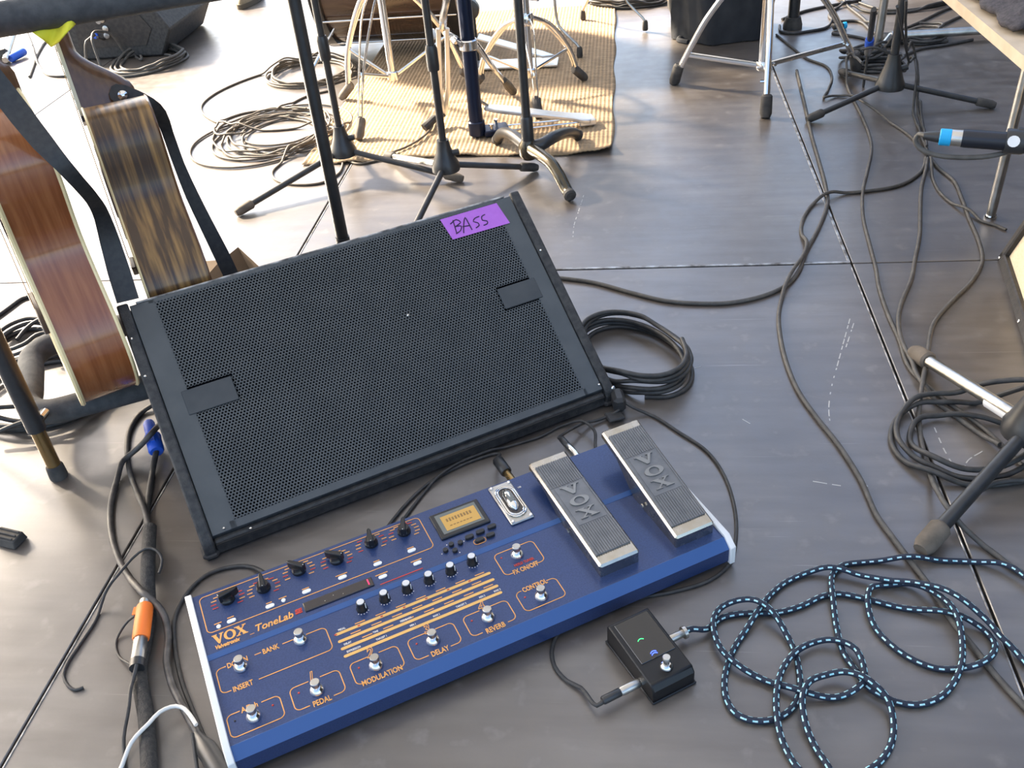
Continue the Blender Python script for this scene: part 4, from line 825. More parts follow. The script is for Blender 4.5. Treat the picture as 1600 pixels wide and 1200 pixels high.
# ================================================================ right side: table, keyboard stand, amplifier
K.update(tan=mat('tan_table_edge', (.62, .50, .36), .5, 0, (.52, .41, .28), 20), fur=mat('dark_fleece', (.035, .032, .036), .95, 0, (.07, .062, .068), 130, bump=1.0, bscale=220),
         cream=mat('cream_grille_cloth', (.80, .66, .46), .8, 0, (.70, .56, .37), 260, bump=.6, bscale=500), vinyl=mat('black_amp_vinyl', (.020, .018, .017), .55, 0, (.04, .034, .03), 70, bump=.4, bscale=400))
zT = .45; tA, tB = G(1495, 0, zT), G(1600, 88, zT); td = _n(tB-tA); tn = np.array([-td[1], td[0], 0]); tn = tn if tn[0] > 0 else -tn
tb0 = thing('table', 'tan-edged table on satin steel legs with dark fleece on top', 'table', (*G(1547, 342)[:2], 0))
P = [tA-td*.25, tB+td*.02, tB+td*.02+tn*.5, tA-td*.25+tn*.5]; MB().prism(P, (0, 0, -.022)).build('table_top', 'tan', tb0, smooth=0)
lx = G(1547, 340)
MB().cyl(lx+[0, 0, .004], lx+[.012, .02, zT-.02], .0105).build('leg', 'satin', tb0); MB().lathe([(.0135, 0), (.014, .003), (.012, .008)], lx, n=16).build('leg_cap', 'chrome', tb0)
l2 = lx+np.array([.35, .45, 0]); MB().cyl(l2+[0, 0, .004], l2+[0, 0, zT-.02], .0105).build('leg', 'satin', tb0)
fz = MB(); V = []; nu = 26
fa_ = [tA-td*.2+tn*.028, tB-td*.125+tn*.020, tB-td*.03+tn*.14, tA-td*.2+tn*.45]
for i in range(nu+1):
    for j in range(nu+1):
        s_, r_ = i/nu, j/nu; q = (fa_[0]*(1-s_)+fa_[1]*s_)*(1-r_)+(fa_[3]*(1-s_)+fa_[2]*s_)*r_; V.append(q+[.006*math.sin(9*s_*r_+i), .004*math.cos(j*1.7), .004+.020*min(1, 4*r_, 4*(1-s_)+.3)+.004*rng.random()])
fz.add(V, [(i*(nu+1)+j, (i+1)*(nu+1)+j, (i+1)*(nu+1)+j+1, i*(nu+1)+j+1) for i in range(nu) for j in range(nu)]); fzo = fz.build('fleece_cover', 'fur', smooth=80); tag(fzo, 'dark fuzzy fleece lying on the tan-edged table', 'blanket')
sm = fzo.modifiers.new('thick', 'SOLIDIFY'); sm.thickness = .008; sm.offset = 1
ks = thing('keyboard_stand', 'satin steel stand with an upright tube and a bar along the deck', 'stand', (*G(1368, 98)[:2], 0))
u0 = G(1367, 96); MB().cyl(u0+[0, 0, .01], u0+[.01, 0, .9], .013).build('upright', 'satin', ks); e0_ = G(1392, 56, .03); e1_ = G(1620, 42, .03)
MB().cyl(e0_, e1_, .0145).build('floor_bar', 'satin', ks); MB().tube([u0+[0, 0, .02], e0_], .011).build('joint', 'satin', ks); MB().box(e0_+[.0, 0, -.012], (.05, .06, .034), bev=.006).build('foot_block', 'rubber', ks)
for x in (.35,): MB().box(e0_*(1-x)+e1_*x+[0, 0, -.0225], (.04, .05, .014), bev=.004).build('foot_pad', 'rubber', ks)
# tilted-back guitar amplifier: cloth front faces the monitor
A0, A1 = G(1557, 404), G(1601, 548); ad = _n(A1-A0); an = np.array([ad[1], -ad[0], 0]); an = an if an[0] < 0 else -an
tilt = math.radians(19); au = -an*math.sin(tilt)+np.array([0, 0, math.cos(tilt)]); ao = an*math.cos(tilt)+np.array([0, 0, math.sin(tilt)])
am = thing('guitar_amplifier', 'tilted black amplifier with cream grille cloth beside the table leg', 'amplifier', (*A0[:2], 0)); AL, AHt, AD = .58, .42, .22
lift = .0
def af(x, y, d): return A0+ad*x+au*y-ao*d+np.array([0, 0, lift])
def abox(x0, x1, y0, y1, d0, d1, name, m, bev=.003):
    return MB().box(af((x0+x1)/2, (y0+y1)/2, (d0+d1)/2), (x1-x0, y1-y0, d1-d0), M3=np.stack([ad, au, -ao], 1), bev=bev).build(name, m, am)
abox(0, AL, AHt-.03, AHt, 0, AD, 'top_panel', 'vinyl'); abox(0, AL, 0, .022, 0, AD*.9, 'bottom_panel', 'vinyl'); abox(0, .020, 0, AHt, 0, AD, 'end_panel', 'vinyl'); abox(AL-.02, AL, 0, AHt, 0, AD, 'end_panel', 'vinyl')
abox(.012, AL-.012, .012, AHt-.02, .012, .03, 'grille_cloth', 'cream', 0); abox(.01, AL-.01, .01, AHt-.02, AD-.03, AD-.012, 'rear_panel', 'vinyl', 0)
for x in (.012, .26): MB().lathe([(.004, 0), (.004, .002), (.002, .003)], af(x, .008, 0), ao, 10).build('screw', 'chrome', am)
MB().tube([af(.05, .30, AD-.01), np.array([*af(.05, .0, AD+.11)[:2], .006])], .008).build('tilt_leg', 'satin', am); MB().tube([af(AL-.05, .30, AD-.01), np.array([*af(AL-.05, .0, AD+.11)[:2], .006])], .008).build('tilt_leg', 'satin', am)
for y in (.20, .215): MB().cyl(af(-.012, y, .10), af(.004, y, .10), .0055).build('side_stud', 'satin', am)

# ================================================================ far left: second wedge, shoe, rubber foot
wy = G(258, 88)[1]; wp = lambda px, py: PL(px, py, (0, wy, 0), (0, 1, 0))
fm = thing('stage_monitor', 'black wedge monitor seen from its side on the sunlit deck behind the guitars', 'speaker', (*G(258, 88)[:2], 0))
pr4 = [wp(255, 88), wp(266, 46), wp(232, 6), wp(150, -16), wp(84, 30), wp(96, 92)]; pr4[0][2] = pr4[5][2] = 0.002
MB().prism(pr4, (0, .45, 0)).build('cabinet', 'cab', fm, bevel=.008)
ctr4 = sum(pr4)/6; MB().prism([ctr4+(p-ctr4)*np.array([.66, 1, .62])-[0, .003, 0] for p in pr4], (0, .004, 0)).build('side_recess', 'vinyl', fm, smooth=0)
for px, py, m in ((155, 32, 'alu'), (166, 44, 'satin'), (150, 55, 'bluecon'), (160, 30, 'satin'), (168, 55, 'alu')): MB().lathe([(.012, 0), (.012, .006), (.007, .008)], wp(px, py)-[0, .003, 0], (0, -1, 0), 12).build('socket', m, fm)
K.update(tanleather=mat('tan_suede', (.30, .24, .15), .8, 0, (.22, .17, .10), 40), sole=mat('shoe_sole', (.12, .10, .07), .8))
so = G(376, 15); sh_ = thing('shoe', 'tan suede shoe toe resting on the far sunlit deck', 'shoe', (so[0], so[1]+.1, 0)); V = []; nu, nv = 14, 16
def shoe(z0, z1s, m, name, grow):
    mb = MB(); V = []; a_ = np.linspace(0, 2*math.pi, 28, endpoint=False)
    for h in np.linspace(0, 1, 6):
        for t in a_:
            y = math.sin(t); k = (1-.55*h**2) if z1s > .03 else 1; V.append((so[0]+(.045+grow)*math.cos(t)*k*(1+.12*y), so[1]+.135+(.135+grow)*y*(1-.25*h**2*(z1s > .03))+.03*h*(z1s > .03), z0+(z1s*(1+.35*y) if z1s > .03 else z1s)*h))
    n_ = 28; mb.add(V, [(j*n_+i, j*n_+(i+1) % n_, (j+1)*n_+(i+1) % n_, (j+1)*n_+i) for j in range(5) for i in range(n_)]+[tuple(range(n_-1, -1, -1)), tuple(5*n_+i for i in range(n_))]); mb.build(name, m, sh_, smooth=60)
shoe(.001, .020, 'sole', 'sole', .004); shoe(.020, .075, 'tanleather', 'upper', 0)
rf = G(20, 846); rt_ = thing('rubber_stand_foot', 'ridged black rubber foot on the bare deck near the guitar rack leg', 'rubber foot', (*rf[:2], 0), math.radians(-14))
MB().prism([(-.025, *p) for p in ((-.016, .001), (-.013, .016), (.010, .018), (.014, .001))], (.045, 0, 0)).build('block', 'rubber', rt_, True, bevel=.002)
for k in range(3): MB().box((-.003, -.010+.008*k, .0185), (.040, .003, .003), bev=.001).build('ridge', 'rubber', rt_, True)
for o_ in (kd, hb, kt, ft): o_.location.z += .006
for o_ in list(bpy.data.objects):
    if o_.parent is None and o_.name.split('.')[0] in ('snare_stand',) or o_ is CST: o_.location.z += .006
# ================================================================ cables: traced on the deck, lying over one another
CELL = .003; HM = {}
def stamp(q, r, top):
    k = int(math.ceil(r/CELL)); cx, cy = int(round(q[0]/CELL)), int(round(q[1]/CELL))
    for i in range(-k, k+1):
        for j in range(-k, k+1):
            if i*i+j*j <= (k+.3)**2:
                key = (cx+i, cy+j)
                if HM.get(key, -1) < top: HM[key] = top
def cable(name, label, pts, r, m='cable', n=8, group=None, cat='cable', parent=None, checks=False, lay=True, step=.008, base=0.0):
    """pts: (px,py) on the deck, (px,py,z) in the air, or world arrays"""
    P = []; air = []
    for p in pts:
        if isinstance(p, np.ndarray): P.append(p); air.append(True)
        else: P.append(G(p[0], p[1], p[2] if len(p) > 2 else r+base)); air.append(len(p) > 2)
    Q = spline(P, step); s_ = np.r_[0, np.cumsum(np.linalg.norm(np.diff(Q, axis=0), axis=1))]
    if lay:
        lag = max(2, int(3.2*r/step)+1); add = np.zeros(len(Q)); pend = []
        Q[:, 2] = np.maximum(Q[:, 2], r)
        for i, q in enumerate(Q):
            k = int(math.ceil(r*.8/CELL)); cx, cy = int(round(q[0]/CELL)), int(round(q[1]/CELL)); top = 0
            for a, b_ in ((0, 0), (k, 0), (-k, 0), (0, k), (0, -k)): 
                h = HM.get((cx+a, cy+b_), 0)
                if h > top: top = h
            if top > 0 and q[2] < top+r: add[i] = top+r-q[2]
            pend.append((q.copy(), q[2]+add[i]+r))
            if len(pend) > lag: a_, t_ = pend.pop(0); stamp(a_, r, t_)
        for a_, t_ in pend: stamp(a_, r, t_)
        up = add.copy(); kmax = int(.06/step)
        for d in range(1, kmax+1):
            dec = .35*d*step; up[d:] = np.maximum(up[d:], add[:-d]-dec); up[:-d] = np.maximum(up[:-d], add[d:]-dec)
        up = np.maximum(up, 0); kk = max(1, int(.014/step)); ker = np.ones(2*kk+1)/(2*kk+1)
        if len(up) > 4*kk+4:
            for _ in range(2): up = np.convolve(np.pad(up, kk, mode='edge'), ker, 'valid')
        Q[:, 2] += up
    mb = MB(); mb.tube(Q, r, n)
    if checks:                                   # woven jacket: bright dashes staggered around the cord
        k = len(Q); mi = []
        for i in range(k-1):
            for j in range(n):
                mi.append(1 if (j % 3 == 1 and (i//2+j//3) % 2 == 0) else 0)
        mb.mi = mi+[0, 0]
    o = mb.build(name, m, parent, smooth=60)
    if parent is None: tag(o, label, cat, group)
    return o
def coil(cx, cy, rx, ry, turns, jit, seed, start=0.0, n=14, ang=0.0):
    """world points of a loose coil"""
    rg = np.random.default_rng(seed); out = []; ca, sa = math.cos(ang), math.sin(ang)
    k = int(turns*n); ph = 0; ox = oy = 0; sc = 1
    for i in range(k):
        if i % n == 0: ox, oy = rg.normal(size=2)*jit; sc = 1+rg.normal()*jit*4
        t = start+2*math.pi*i/n; x, y = (rx*sc)*math.cos(t)+ox, (ry*sc)*math.sin(t)+oy
        out.append(np.array([cx+x*ca-y*sa, cy+x*sa+y*ca, .004]))
    return out
RC = .0037
def plug(parent, a, b, r, m, name='plug'): return MB().tube([a, a+(b-a)*.06, a+(b-a)*.94, b], [r*.85, r, r, r*.85], 12).build(name, m, parent)

# ---- right half of the deck
cable('audio_cable', 'dark cable running from behind the stage monitor to the seam beside the drum throne', [(872, 434), (890, 436), (930, 442), (985, 457), (1040, 470), (1090, 474), (1140, 473), (1190, 463), (1228, 446), (1247, 425), (1260, 392), (1278, 358), (1293, 318), (1290, 290), (1280, 252), (1268, 210), (1258, 165), (1245, 110)], .0044, 'cable2')
cable('audio_cable', 'long dark cable curving from under the microphone across the deck past the blue cord', [(1447, 246), (1443, 262), (1428, 278), (1400, 291), (1350, 299), (1302, 304), (1275, 315), (1256, 340), (1252, 362), (1260, 385), (1254, 405), (1238, 428), (1225, 455), (1217, 490), (1220, 530), (1230, 570), (1248, 612), (1278, 655), (1310, 695), (1345, 750), (1370, 805), (1395, 840), (1422, 876), (1458, 924), (1490, 973), (1520, 1010), (1560, 1060), (1608, 1112)], .0042, 'cable2')
cable('audio_cable', 'thin cable wandering from the shaded tripod stand down beside the deck seam', [(1347, 98, .10), (1333, 92, .06), (1320, 115), (1326, 140), (1345, 178), (1358, 210), (1362, 232), (1355, 268), (1348, 300), (1349, 340), (1358, 378), (1369, 420), (1374, 450), (1388, 492), (1405, 530), (1420, 573), (1445, 600), (1482, 629), (1540, 672), (1575, 705), (1606, 736)], .0038, 'cable2')
cable('audio_cable', 'cable dropping straight from the cable knot under the microphone to the chrome tripod foot', [(1449, 252), (1446, 268), (1440, 292), (1438, 330), (1437, 368), (1430, 404), (1424, 436), (1408, 475), (1403, 510), (1409, 540), (1424, 570), (1432, 592), (1460, 625), (1500, 655), (1560, 700)], .0042, 'cable2')
cable('audio_cable', 'cable swinging wide toward the amplifier then down over the black tripod leg', [(1455, 248), (1468, 264), (1490, 282), (1503, 310), (1514, 340), (1530, 378), (1535, 408), (1518, 440), (1488, 470), (1462, 500), (1454, 520), (1449, 556), (1440, 604), (1436, 645), (1440, 690), (1452, 738), (1466, 770, .028), (1482, 795, .036), (1502, 820, .020), (1540, 855), (1580, 885), (1606, 900)], .0040, 'cable2')
cable('audio_cable', 'thin cable running from the cable knot to the steel table leg', [(1452, 252), (1458, 280), (1470, 302), (1494, 322), (1520, 336), (1535, 346), (1556, 352), (1572, 359)], .0034, 'cable2')
cable('audio_cable', 'brown-grey cable from the deck seam across the tripod leg to the cable knot', [(1213, 54), (1240, 76), (1262, 92), (1290, 103), (1300, 120), (1294, 140), (1288, 154), (1305, 150), (1330, 152), (1350, 160, .03), (1368, 172, .02), (1395, 194), (1425, 215), (1447, 240)], .0036, 'cable2')
for k, (lb, pts) in enumerate((('dark cable hanging down the tripod pole to the cable knot', [(1402, 10, .45), (1412, 60, .22), (1426, 125, .06), (1436, 180), (1444, 225), (1449, 248)]), ('cable looping round the tripod hub and down to the cable knot', [(1345, 78, .16), (1365, 74, .17), (1388, 84, .15), (1405, 105, .10), (1415, 135, .03), (1428, 180), (1440, 220), (1448, 244)]), ('cable taped along the tripod pole running out over the deck', [(1416, 0, .42), (1415, 50, .25), (1420, 90, .10), (1430, 135, .02), (1440, 190), (1446, 240)]))):
    cable('audio_cable', lb, pts, .0034, 'cable')
cable('microphone_cable', 'grey cable looping from the microphone connector under the microphone body', [G(1446, 212, .5), G(1436, 210, .498), G(1430, 219, .49), G(1437, 232, .48), G(1462, 242, .475), G(1500, 246, .475), G(1545, 244, .48), G(1580, 236, .485), G(1615, 226, .49)], .0036, 'cable2', lay=False)
co = [(1612, 602, .06), (1585, 610, .04), (1556, 620, .02), (1525, 630), (1480, 634), (1440, 634), (1412, 644), (1396, 664), (1393, 690), (1408, 716), (1440, 738), (1490, 754), (1545, 758), (1610, 748), (1650, 725), (1655, 680), (1600, 645), (1530, 632), (1480, 626), (1432, 632), (1405, 655), (1400, 685), (1412, 706), (1446, 730), (1500, 746), (1555, 746), (1610, 726), (1625, 690), (1575, 665), (1510, 654), (1470, 652), (1434, 660), (1421, 684), (1431, 708), (1462, 730), (1520, 741), (1580, 732), (1615, 712)]
cable('audio_cable', 'loosely coiled black cable round the foot of the chrome-legged tripod stand', co, .0046)
cable('audio_cable', 'short cable end crossing beneath the black tripod leg', [(1528, 772), (1548, 763), (1575, 758), (1612, 757)], .0042)
# ---- far right background
bgc = [('cable', [(1222, 30), (1258, 17), (1300, 8), (1345, 0)]), ('cable', [(1300, 34), (1340, 33), (1362, 48), (1386, 62), (1402, 72)]), ('cable', [(1308, -4), (1325, 10), (1348, 28), (1362, 42)]), ('cable', [(1342, 4), (1375, 14), (1410, 16), (1455, 10), (1500, 0)]), ('cable', [(1405, 48), (1438, 34), (1470, 18), (1505, 4)]), ('cable', [(1330, 12), (1370, 20), (1420, 18), (1478, 6)]), ('cable', [(1470, 40), (1495, 28), (1520, 18)]), ('cable', [(1218, 40), (1222, 50), (1240, 52), (1262, 49), (1288, 44), (1300, 34), (1296, 22), (1318, 8), (1345, 2)]), ('cable', [(1300, 52), (1330, 56), (1356, 62), (1378, 74)]), ('cable', [(1410, 88), (1440, 76), (1480, 70), (1520, 62)])]
lbs = ['thin black cable passing behind the throne toward the tripod', 'black cable meeting the steel floor bar', 'black cable sloping down to the grey upright tube', 'black cable strung out behind the tripod pole', 'straight black cable rising toward the table edge', 'black cable lying across behind the keyboard stand upright', 'short black cable end near the tan table edge', 'black cable looped around the flared rubber foot', 'black cable leaving the small blue-banded connector', 'thick black cable beside the steel floor bar']
for (m, pts), lb in zip(bgc, lbs): cable('audio_cable', lb, pts, .0048, m)
q = G(1317, 40, .012); q2 = G(1302, 42, .012); cn = thing('cable_connector', 'black cable connector with a blue band lying on the deck behind the throne', 'connector', (*((q+q2)/2)[:2], 0)); plug(cn, q2, q, .011, 'black', 'shell'); plug(cn, q, q+(q-q2)*.35, .0115, 'bluetape', 'blue_band')
spk = thing('speaker_connector', 'silver and blue cable connector hanging beside the shaded tripod hub', 'connector', (*G(1356, 84, .10)[:2], 0)); aa, bb = G(1359, 62, .17), G(1356, 84, .10)
plug(spk, aa+(aa-bb)*.02, aa+(bb-aa)*.40, .0125, 'bluecon', 'blue_ring'); plug(spk, aa+(bb-aa)*.38, bb, .0105, 'satin', 'shell'); plug(spk, aa+(aa-bb)*1.9, aa, .008, 'black', 'cable_boot'); plug(spk, bb, np.array([bb[0], bb[1], 0.0]), .004, 'cable', 'cable_tail')
for k, (cx, cy, rx, lb) in enumerate(((1378, 112, .07, 'tangle of black cable heaped behind the shaded tripod hub'), (1352, 105, .055, 'small knot of black cable left of the shaded tripod hub'), (1440, 68, .075, 'loop of black cable beyond the tripod pole'))):
    p = G(cx, cy); cable('cable_coil', lb, coil(p[0], p[1]+.05, rx, rx*.8, 4.3, .012, 40+k), .0045, group='cable heaps')

# ---- coil right of the monitor, tied with a strap; its tail feeds the tuner pedal
cc0 = (G(1066, 592)+G(985, 640)+G(990, 505))/3; c_c = (G(985, 640, 0)+G(985, 497, 0))/2
cw = np.array([G(1069, 590)[0]-.118, c_c[1]])
cq = MO+MU*(MW+.018+.099)+MN*.088; pts = coil(cq[0], cq[1], .086, .128, 5.4, .0028, 3, start=-2.2, n=14, ang=MA)
cable('speaker_cable', 'neat coil of black cable tied with a strap beside the stage monitor', pts, .0044)
vt = G(966, 628, .016); tieo = thing('cable_tie', 'black hook-and-loop tie wrapped around the coil by the stage monitor', 'cable tie', (*vt[:2], 0))
MB().box(vt+[0, 0, .004], (.022, .040, .030), rz=.2, bev=.006).build('strap_wrap', 'strapm', tieo); MB().box(vt+[-.006, -.030, -.008], (.030, .026, .006), rz=.4, bev=.002).build('strap_tail', 'strapm', tieo)
pe = tO+np.array([math.cos(ta)*-.0035-math.sin(ta)*.030, math.sin(ta)*-.0035+math.cos(ta)*.030, .016]); px_ = -np.array([math.cos(ta), math.sin(ta), 0])
tc = thing('instrument_cable', 'thin black cable with a silver plug curving round the floor unit to the tuner pedal', 'cable', (*pe[:2], 0))
cable('lead', None, [(944, 608, .02), (966, 622, .024), (990, 637, .014), (1015, 648), (1060, 675), (1103, 704), (1130, 740), (1147, 790), (1150, 838), (1140, 880), (1110, 906), (1050, 925), (980, 937), (920, 955), (880, 980), (863, 1010), (866, 1040), (886, 1064), (908, 1075, .006), pe+px_*.062-[0, 0, .004], pe+px_*.050], .0028, 'cable', parent=tc)
plug(tc, pe, pe+px_*.028, .0062, 'satin', 'plug_barrel'); plug(tc, pe+px_*.027, pe+px_*.054, .0056, 'black', 'plug_boot')
# ---- blue woven cord
K.update(navyweave=mat('navy_woven_jacket', (.012, .020, .040), .7), tealweave=mat('teal_white_thread', (.22, .62, .72), .6, 0, (.62, .82, .84), 300))
je = tO+np.array([math.cos(ta)*(TWd+.0035)-math.sin(ta)*.066, math.sin(ta)*(TWd+.0035)+math.cos(ta)*.066, .016]); jx = -px_
bc_ = thing('instrument_cable', 'blue and black checked woven cord tangled on the deck with a silver plug', 'cable', (*je[:2], 0))
plug(bc_, je, je+jx*.022, .0055, 'satin', 'plug_barrel'); plug(bc_, je+jx*.021, je+jx*.026, .0085, 'satin', 'plug_collar')
bl_pts = [je+jx*.024, je+jx*.034, (1104, 983, .010), (1125, 967), (1150, 960), (1180, 958), (1215, 957), (1250, 948), (1285, 932), (1310, 928), (1345, 934), (1400, 948), (1440, 955), (1475, 962), (1510, 972), (1540, 988), (1553, 1008), (1548, 1030), (1528, 1043), (1500, 1046), (1462, 1044), (1425, 1030), (1395, 1010), (1370, 985), (1357, 958), (1355, 935), (1362, 921), (1390, 914), (1420, 914), (1450, 928), (1475, 950), (1492, 975), (1502, 1010), (1500, 1045), (1488, 1072), (1465, 1092), (1435, 1101), (1405, 1098), (1380, 1088), (1355, 1072), (1335, 1045), (1318, 1020), (1308, 985), (1302, 950), (1298, 915), (1302, 897), (1318, 883), (1345, 879), (1400, 876), (1460, 876), (1520, 878), (1555, 883), (1580, 893), (1610, 915)]
cable('cord', None, bl_pts, .0041, ['navyweave', 'tealweave'], n=12, parent=bc_, checks=True, step=.0030)
b2 = thing('instrument_cable', 'second run of blue checked cord looping over itself toward the deck edge', 'cable', (*G(1230, 1000)[:2], 0))
b2p = [(1610, 1045), (1585, 1020), (1560, 1000), (1545, 985), (1520, 968), (1490, 950), (1460, 934), (1420, 920), (1380, 912), (1340, 902), (1310, 894), (1285, 892), (1255, 898), (1225, 912), (1205, 930), (1190, 952), (1170, 980), (1150, 1008), (1138, 1035), (1132, 1065), (1136, 1095), (1150, 1115), (1172, 1125), (1200, 1126), (1225, 1117), (1242, 1100), (1250, 1075), (1248, 1045), (1240, 1015), (1222, 985), (1200, 962), (1175, 948), (1150, 946), (1128, 955), (1115, 975), (1116, 1000), (1130, 1025), (1155, 1046), (1190, 1062), (1225, 1076), (1262, 1088), (1300, 1091), (1330, 1084), (1348, 1070), (1347, 1045), (1335, 1020), (1312, 1008), (1285, 1005), (1255, 1016), (1230, 1038), (1216, 1068), (1212, 1105), (1217, 1145), (1230, 1175), (1252, 1205), (1300, 1225), (1340, 1212), (1375, 1190), (1393, 1160), (1395, 1130), (1385, 1100), (1362, 1080), (1340, 1067), (1312, 1059), (1285, 1064), (1262, 1078), (1252, 1100), (1256, 1130), (1272, 1165), (1292, 1200), (1305, 1230)]
cable('cord', None, b2p, .0041, ['navyweave', 'tealweave'], n=12, parent=b2, checks=True, step=.0030)

# ---- cables behind and around the floor unit
def TLW(u_, v_, z): return TO+TU*u_+TN*v_+np.array([0, 0, z])
jj = [(.4985, 'bronze', 'cable plugged into the back of the floor unit with a gold-tipped black plug'), (.618, 'satin', 'cable with a shiny silver plug in the back of the floor unit between the pedals')]
ca = thing('instrument_cable', jj[0][2], 'cable', (*TLW(.4975, .27, 0)[:2], 0)); a0 = TLW(.4975, .253, .034)
plug(ca, a0, a0+TN*.042, .0062, 'bronze', 'plug_barrel'); plug(ca, a0+TN*.040, a0+TN*.075, .0095, 'black', 'plug_boot')
cable('lead', None, [a0+TN*.073, a0+TN*.090-[0, 0, .012], (780, 709), (744, 718), (704, 735), (666, 758), (638, 784), (612, 815), (596, 838), (588, 856)], .0028, 'cable', parent=ca)
cb_ = thing('instrument_cable', jj[1][2], 'cable', (*TLW(.618, .27, 0)[:2], 0)); a0 = TLW(.612, .253, .034)
plug(cb_, a0, a0+TN*.050, .0066, 'chrome', 'plug_barrel'); plug(cb_, a0+TN*.049, a0+TN*.072, .0056, 'black', 'plug_boot')
cable('lead', None, [a0+TN*.070, a0+TN*.082-[0, 0, .006], (912, 661, .012), (932, 657, .006), (955, 648, .008), (968, 640, .014)], .0028, 'cable', parent=cb_)
cable('instrument_cable', 'thin black cable slung behind the floor unit from the pedals to its back edge', [TLW(.652, .255, .034), TLW(.650, .275, .03), (928, 672, .018), (908, 662, .01), (880, 665), (845, 682), (800, 696), (755, 711), (712, 730), (675, 757), (645, 792), (622, 826), TLW(.285, .262, .012)], .0026, 'cable')
cable('power_cable', 'black cord bowing out to the left of the floor unit from its back edge', [TLW(.108, .258, .03), TLW(.106, .275, .02), (392, 886), (355, 887), (320, 900), (290, 930), (273, 965), (272, 1000), (282, 1058), (300, 1108), (322, 1160), (340, 1206)], .0032, 'cable')
# ---- left side: speaker lead, loom, taped connectors
sc_ = thing('speaker_connector', 'bright blue speaker plug at the left end of the stage monitor', 'connector', (*G(242, 690)[:2], 0)); p0_, p1_ = G(232, 660, .03), G(245, 706, .016)
pb = MB().tube([p0_, p0_+(p1_-p0_)*.05, p0_+(p1_-p0_)*.45, p0_+(p1_-p0_)*.5, p0_+(p1_-p0_)*.95, p1_], [.0085, .010, .0105, .0135, .0135, .011], 16).build('plug_shell', 'bluecon', sc_)
dv = p1_-p0_; MB().tube([p0_+dv*.50, p0_+dv*.56], [.0145, .0145], 16).build('locking_ring', 'bluecon', sc_); MB().box(p0_+dv*.75+[0, 0, .013], (.006, .018, .004), rz=math.atan2(dv[1], dv[0])+1.57).build('latch', 'bluecon', sc_)
cable('speaker_cable', 'black speaker lead running from the blue plug into the sheathed loom', [p1_-dv*.05, (242, 716, .012), (237, 745), (231, 785), (229, 825), (233, 862), (236, 900)], .0052, 'cable')
cable('audio_cable', 'grey cable looping out from the monitor side and crossing the deck seam', [(240, 632, .01), (222, 644), (204, 668), (198, 700), (202, 735), (214, 770), (228, 803), (237, 838), (241, 875), (241, 905)], .0044, 'cable2')
cable('loom', 'thick sheathed cable loom running down past the orange tape', [(240, 838), (238, 880), (236, 915), (232, 965), (224, 1012), (218, 1042), (221, 1078), (228, 1118), (231, 1160), (234, 1212)], .0105, mat('braided_sheath', (.020, .019, .018), .75, 0, (.05, .046, .04), 160, bump=.8, bscale=500), n=12)
cable('power_cable', 'taped dark cord crossing over the orange-taped connector to the black plug', [(252, 660, .03), (236, 678, .045), (215, 702, .02), (198, 722), (184, 748), (173, 790), (174, 832), (186, 874), (206, 908), (228, 936, .018), (248, 956), (262, 974), (265, 1002), (262, 1036), (270, 1072), (285, 1104), (300, 1132), (312, 1152)], .0050, mat('taped_grey_cord', (.045, .04, .036), .45, 0, (.10, .09, .08), 60))
ot = thing('taped_connector', 'pair of silver cable connectors bound with bright orange tape', 'connector', (*G(223, 985)[:2], 0)); oa, ob = G(228, 938, .024), G(215, 1036, .026); od = ob-oa
K['otape'] = mat('fluorescent_orange_tape', (1.0, .22, .03), .5)
plug(ot, oa, oa+od*.22, .0085, 'satin', 'upper_shell'); MB().tube([oa+od*.10, oa+od*.14, oa+od*.60, oa+od*.64], [.0105, .0120, .0118, .0105], 14).build('orange_tape', 'otape', ot)
MB().box(oa+od*.18-np.array([.012, 0, 0]), (.010, .014, .0012), rz=.2).build('tape_flag', 'otape', ot); plug(ot, oa+od*.60, ob, .0095, 'satin', 'lower_shell'); MB().tube([ob-od*.03, ob+od*.08], [.0105, .0100], 12).build('cable_tie', 'black', ot)
cable('tie_cord', 'thin black cord ending in a frayed tip beside the left deck seam', [(258, 918), (264, 900), (256, 888), (240, 886), (218, 900), (192, 922), (162, 946), (146, 975), (124, 1008), (106, 1035), (99, 1055), (107, 1072), (118, 1078), (130, 1074)], .0022, 'cable')
cable('tie_cord', 'thin black tie loop hanging out left of the orange tape', [(211, 962, .03), (196, 975, .01), (182, 1000), (184, 1022), (200, 1038, .012), (214, 1046, .022)], .0018, 'cable')
cable('audio_cable', 'thin cable leaving the loom below the orange tape', [(219, 1048, .02), (214, 1082), (208, 1118), (196, 1158), (194, 1210)], .0026, 'cable')
cable('white_cable', 'thin white cable arching over the black plug beside the floor unit', [(190, 1212), (212, 1174), (240, 1146), (256, 1126), (272, 1116), (288, 1116), (300, 1124, .012), (308, 1136, .016)], .0027, mat('white_pvc', (.72, .71, .66), .5))
bp_ = thing('power_connector', 'long black inline plug at the lower left corner of the floor unit', 'connector', (*G(330, 1180)[:2], 0)); pa, pb_ = G(307, 1146, .014), G(352, 1215, .014)
MB().tube([pa, pa+(pb_-pa)*.15, pa+(pb_-pa)*.35, pb_], [.006, .0075, .0125, .0130], 12).build('plug_body', 'black', bp_)
cable('power_cable', 'twin thin cord emerging under the black plug', [(306, 1158), (308, 1180), (310, 1212)], .0024, 'cable')
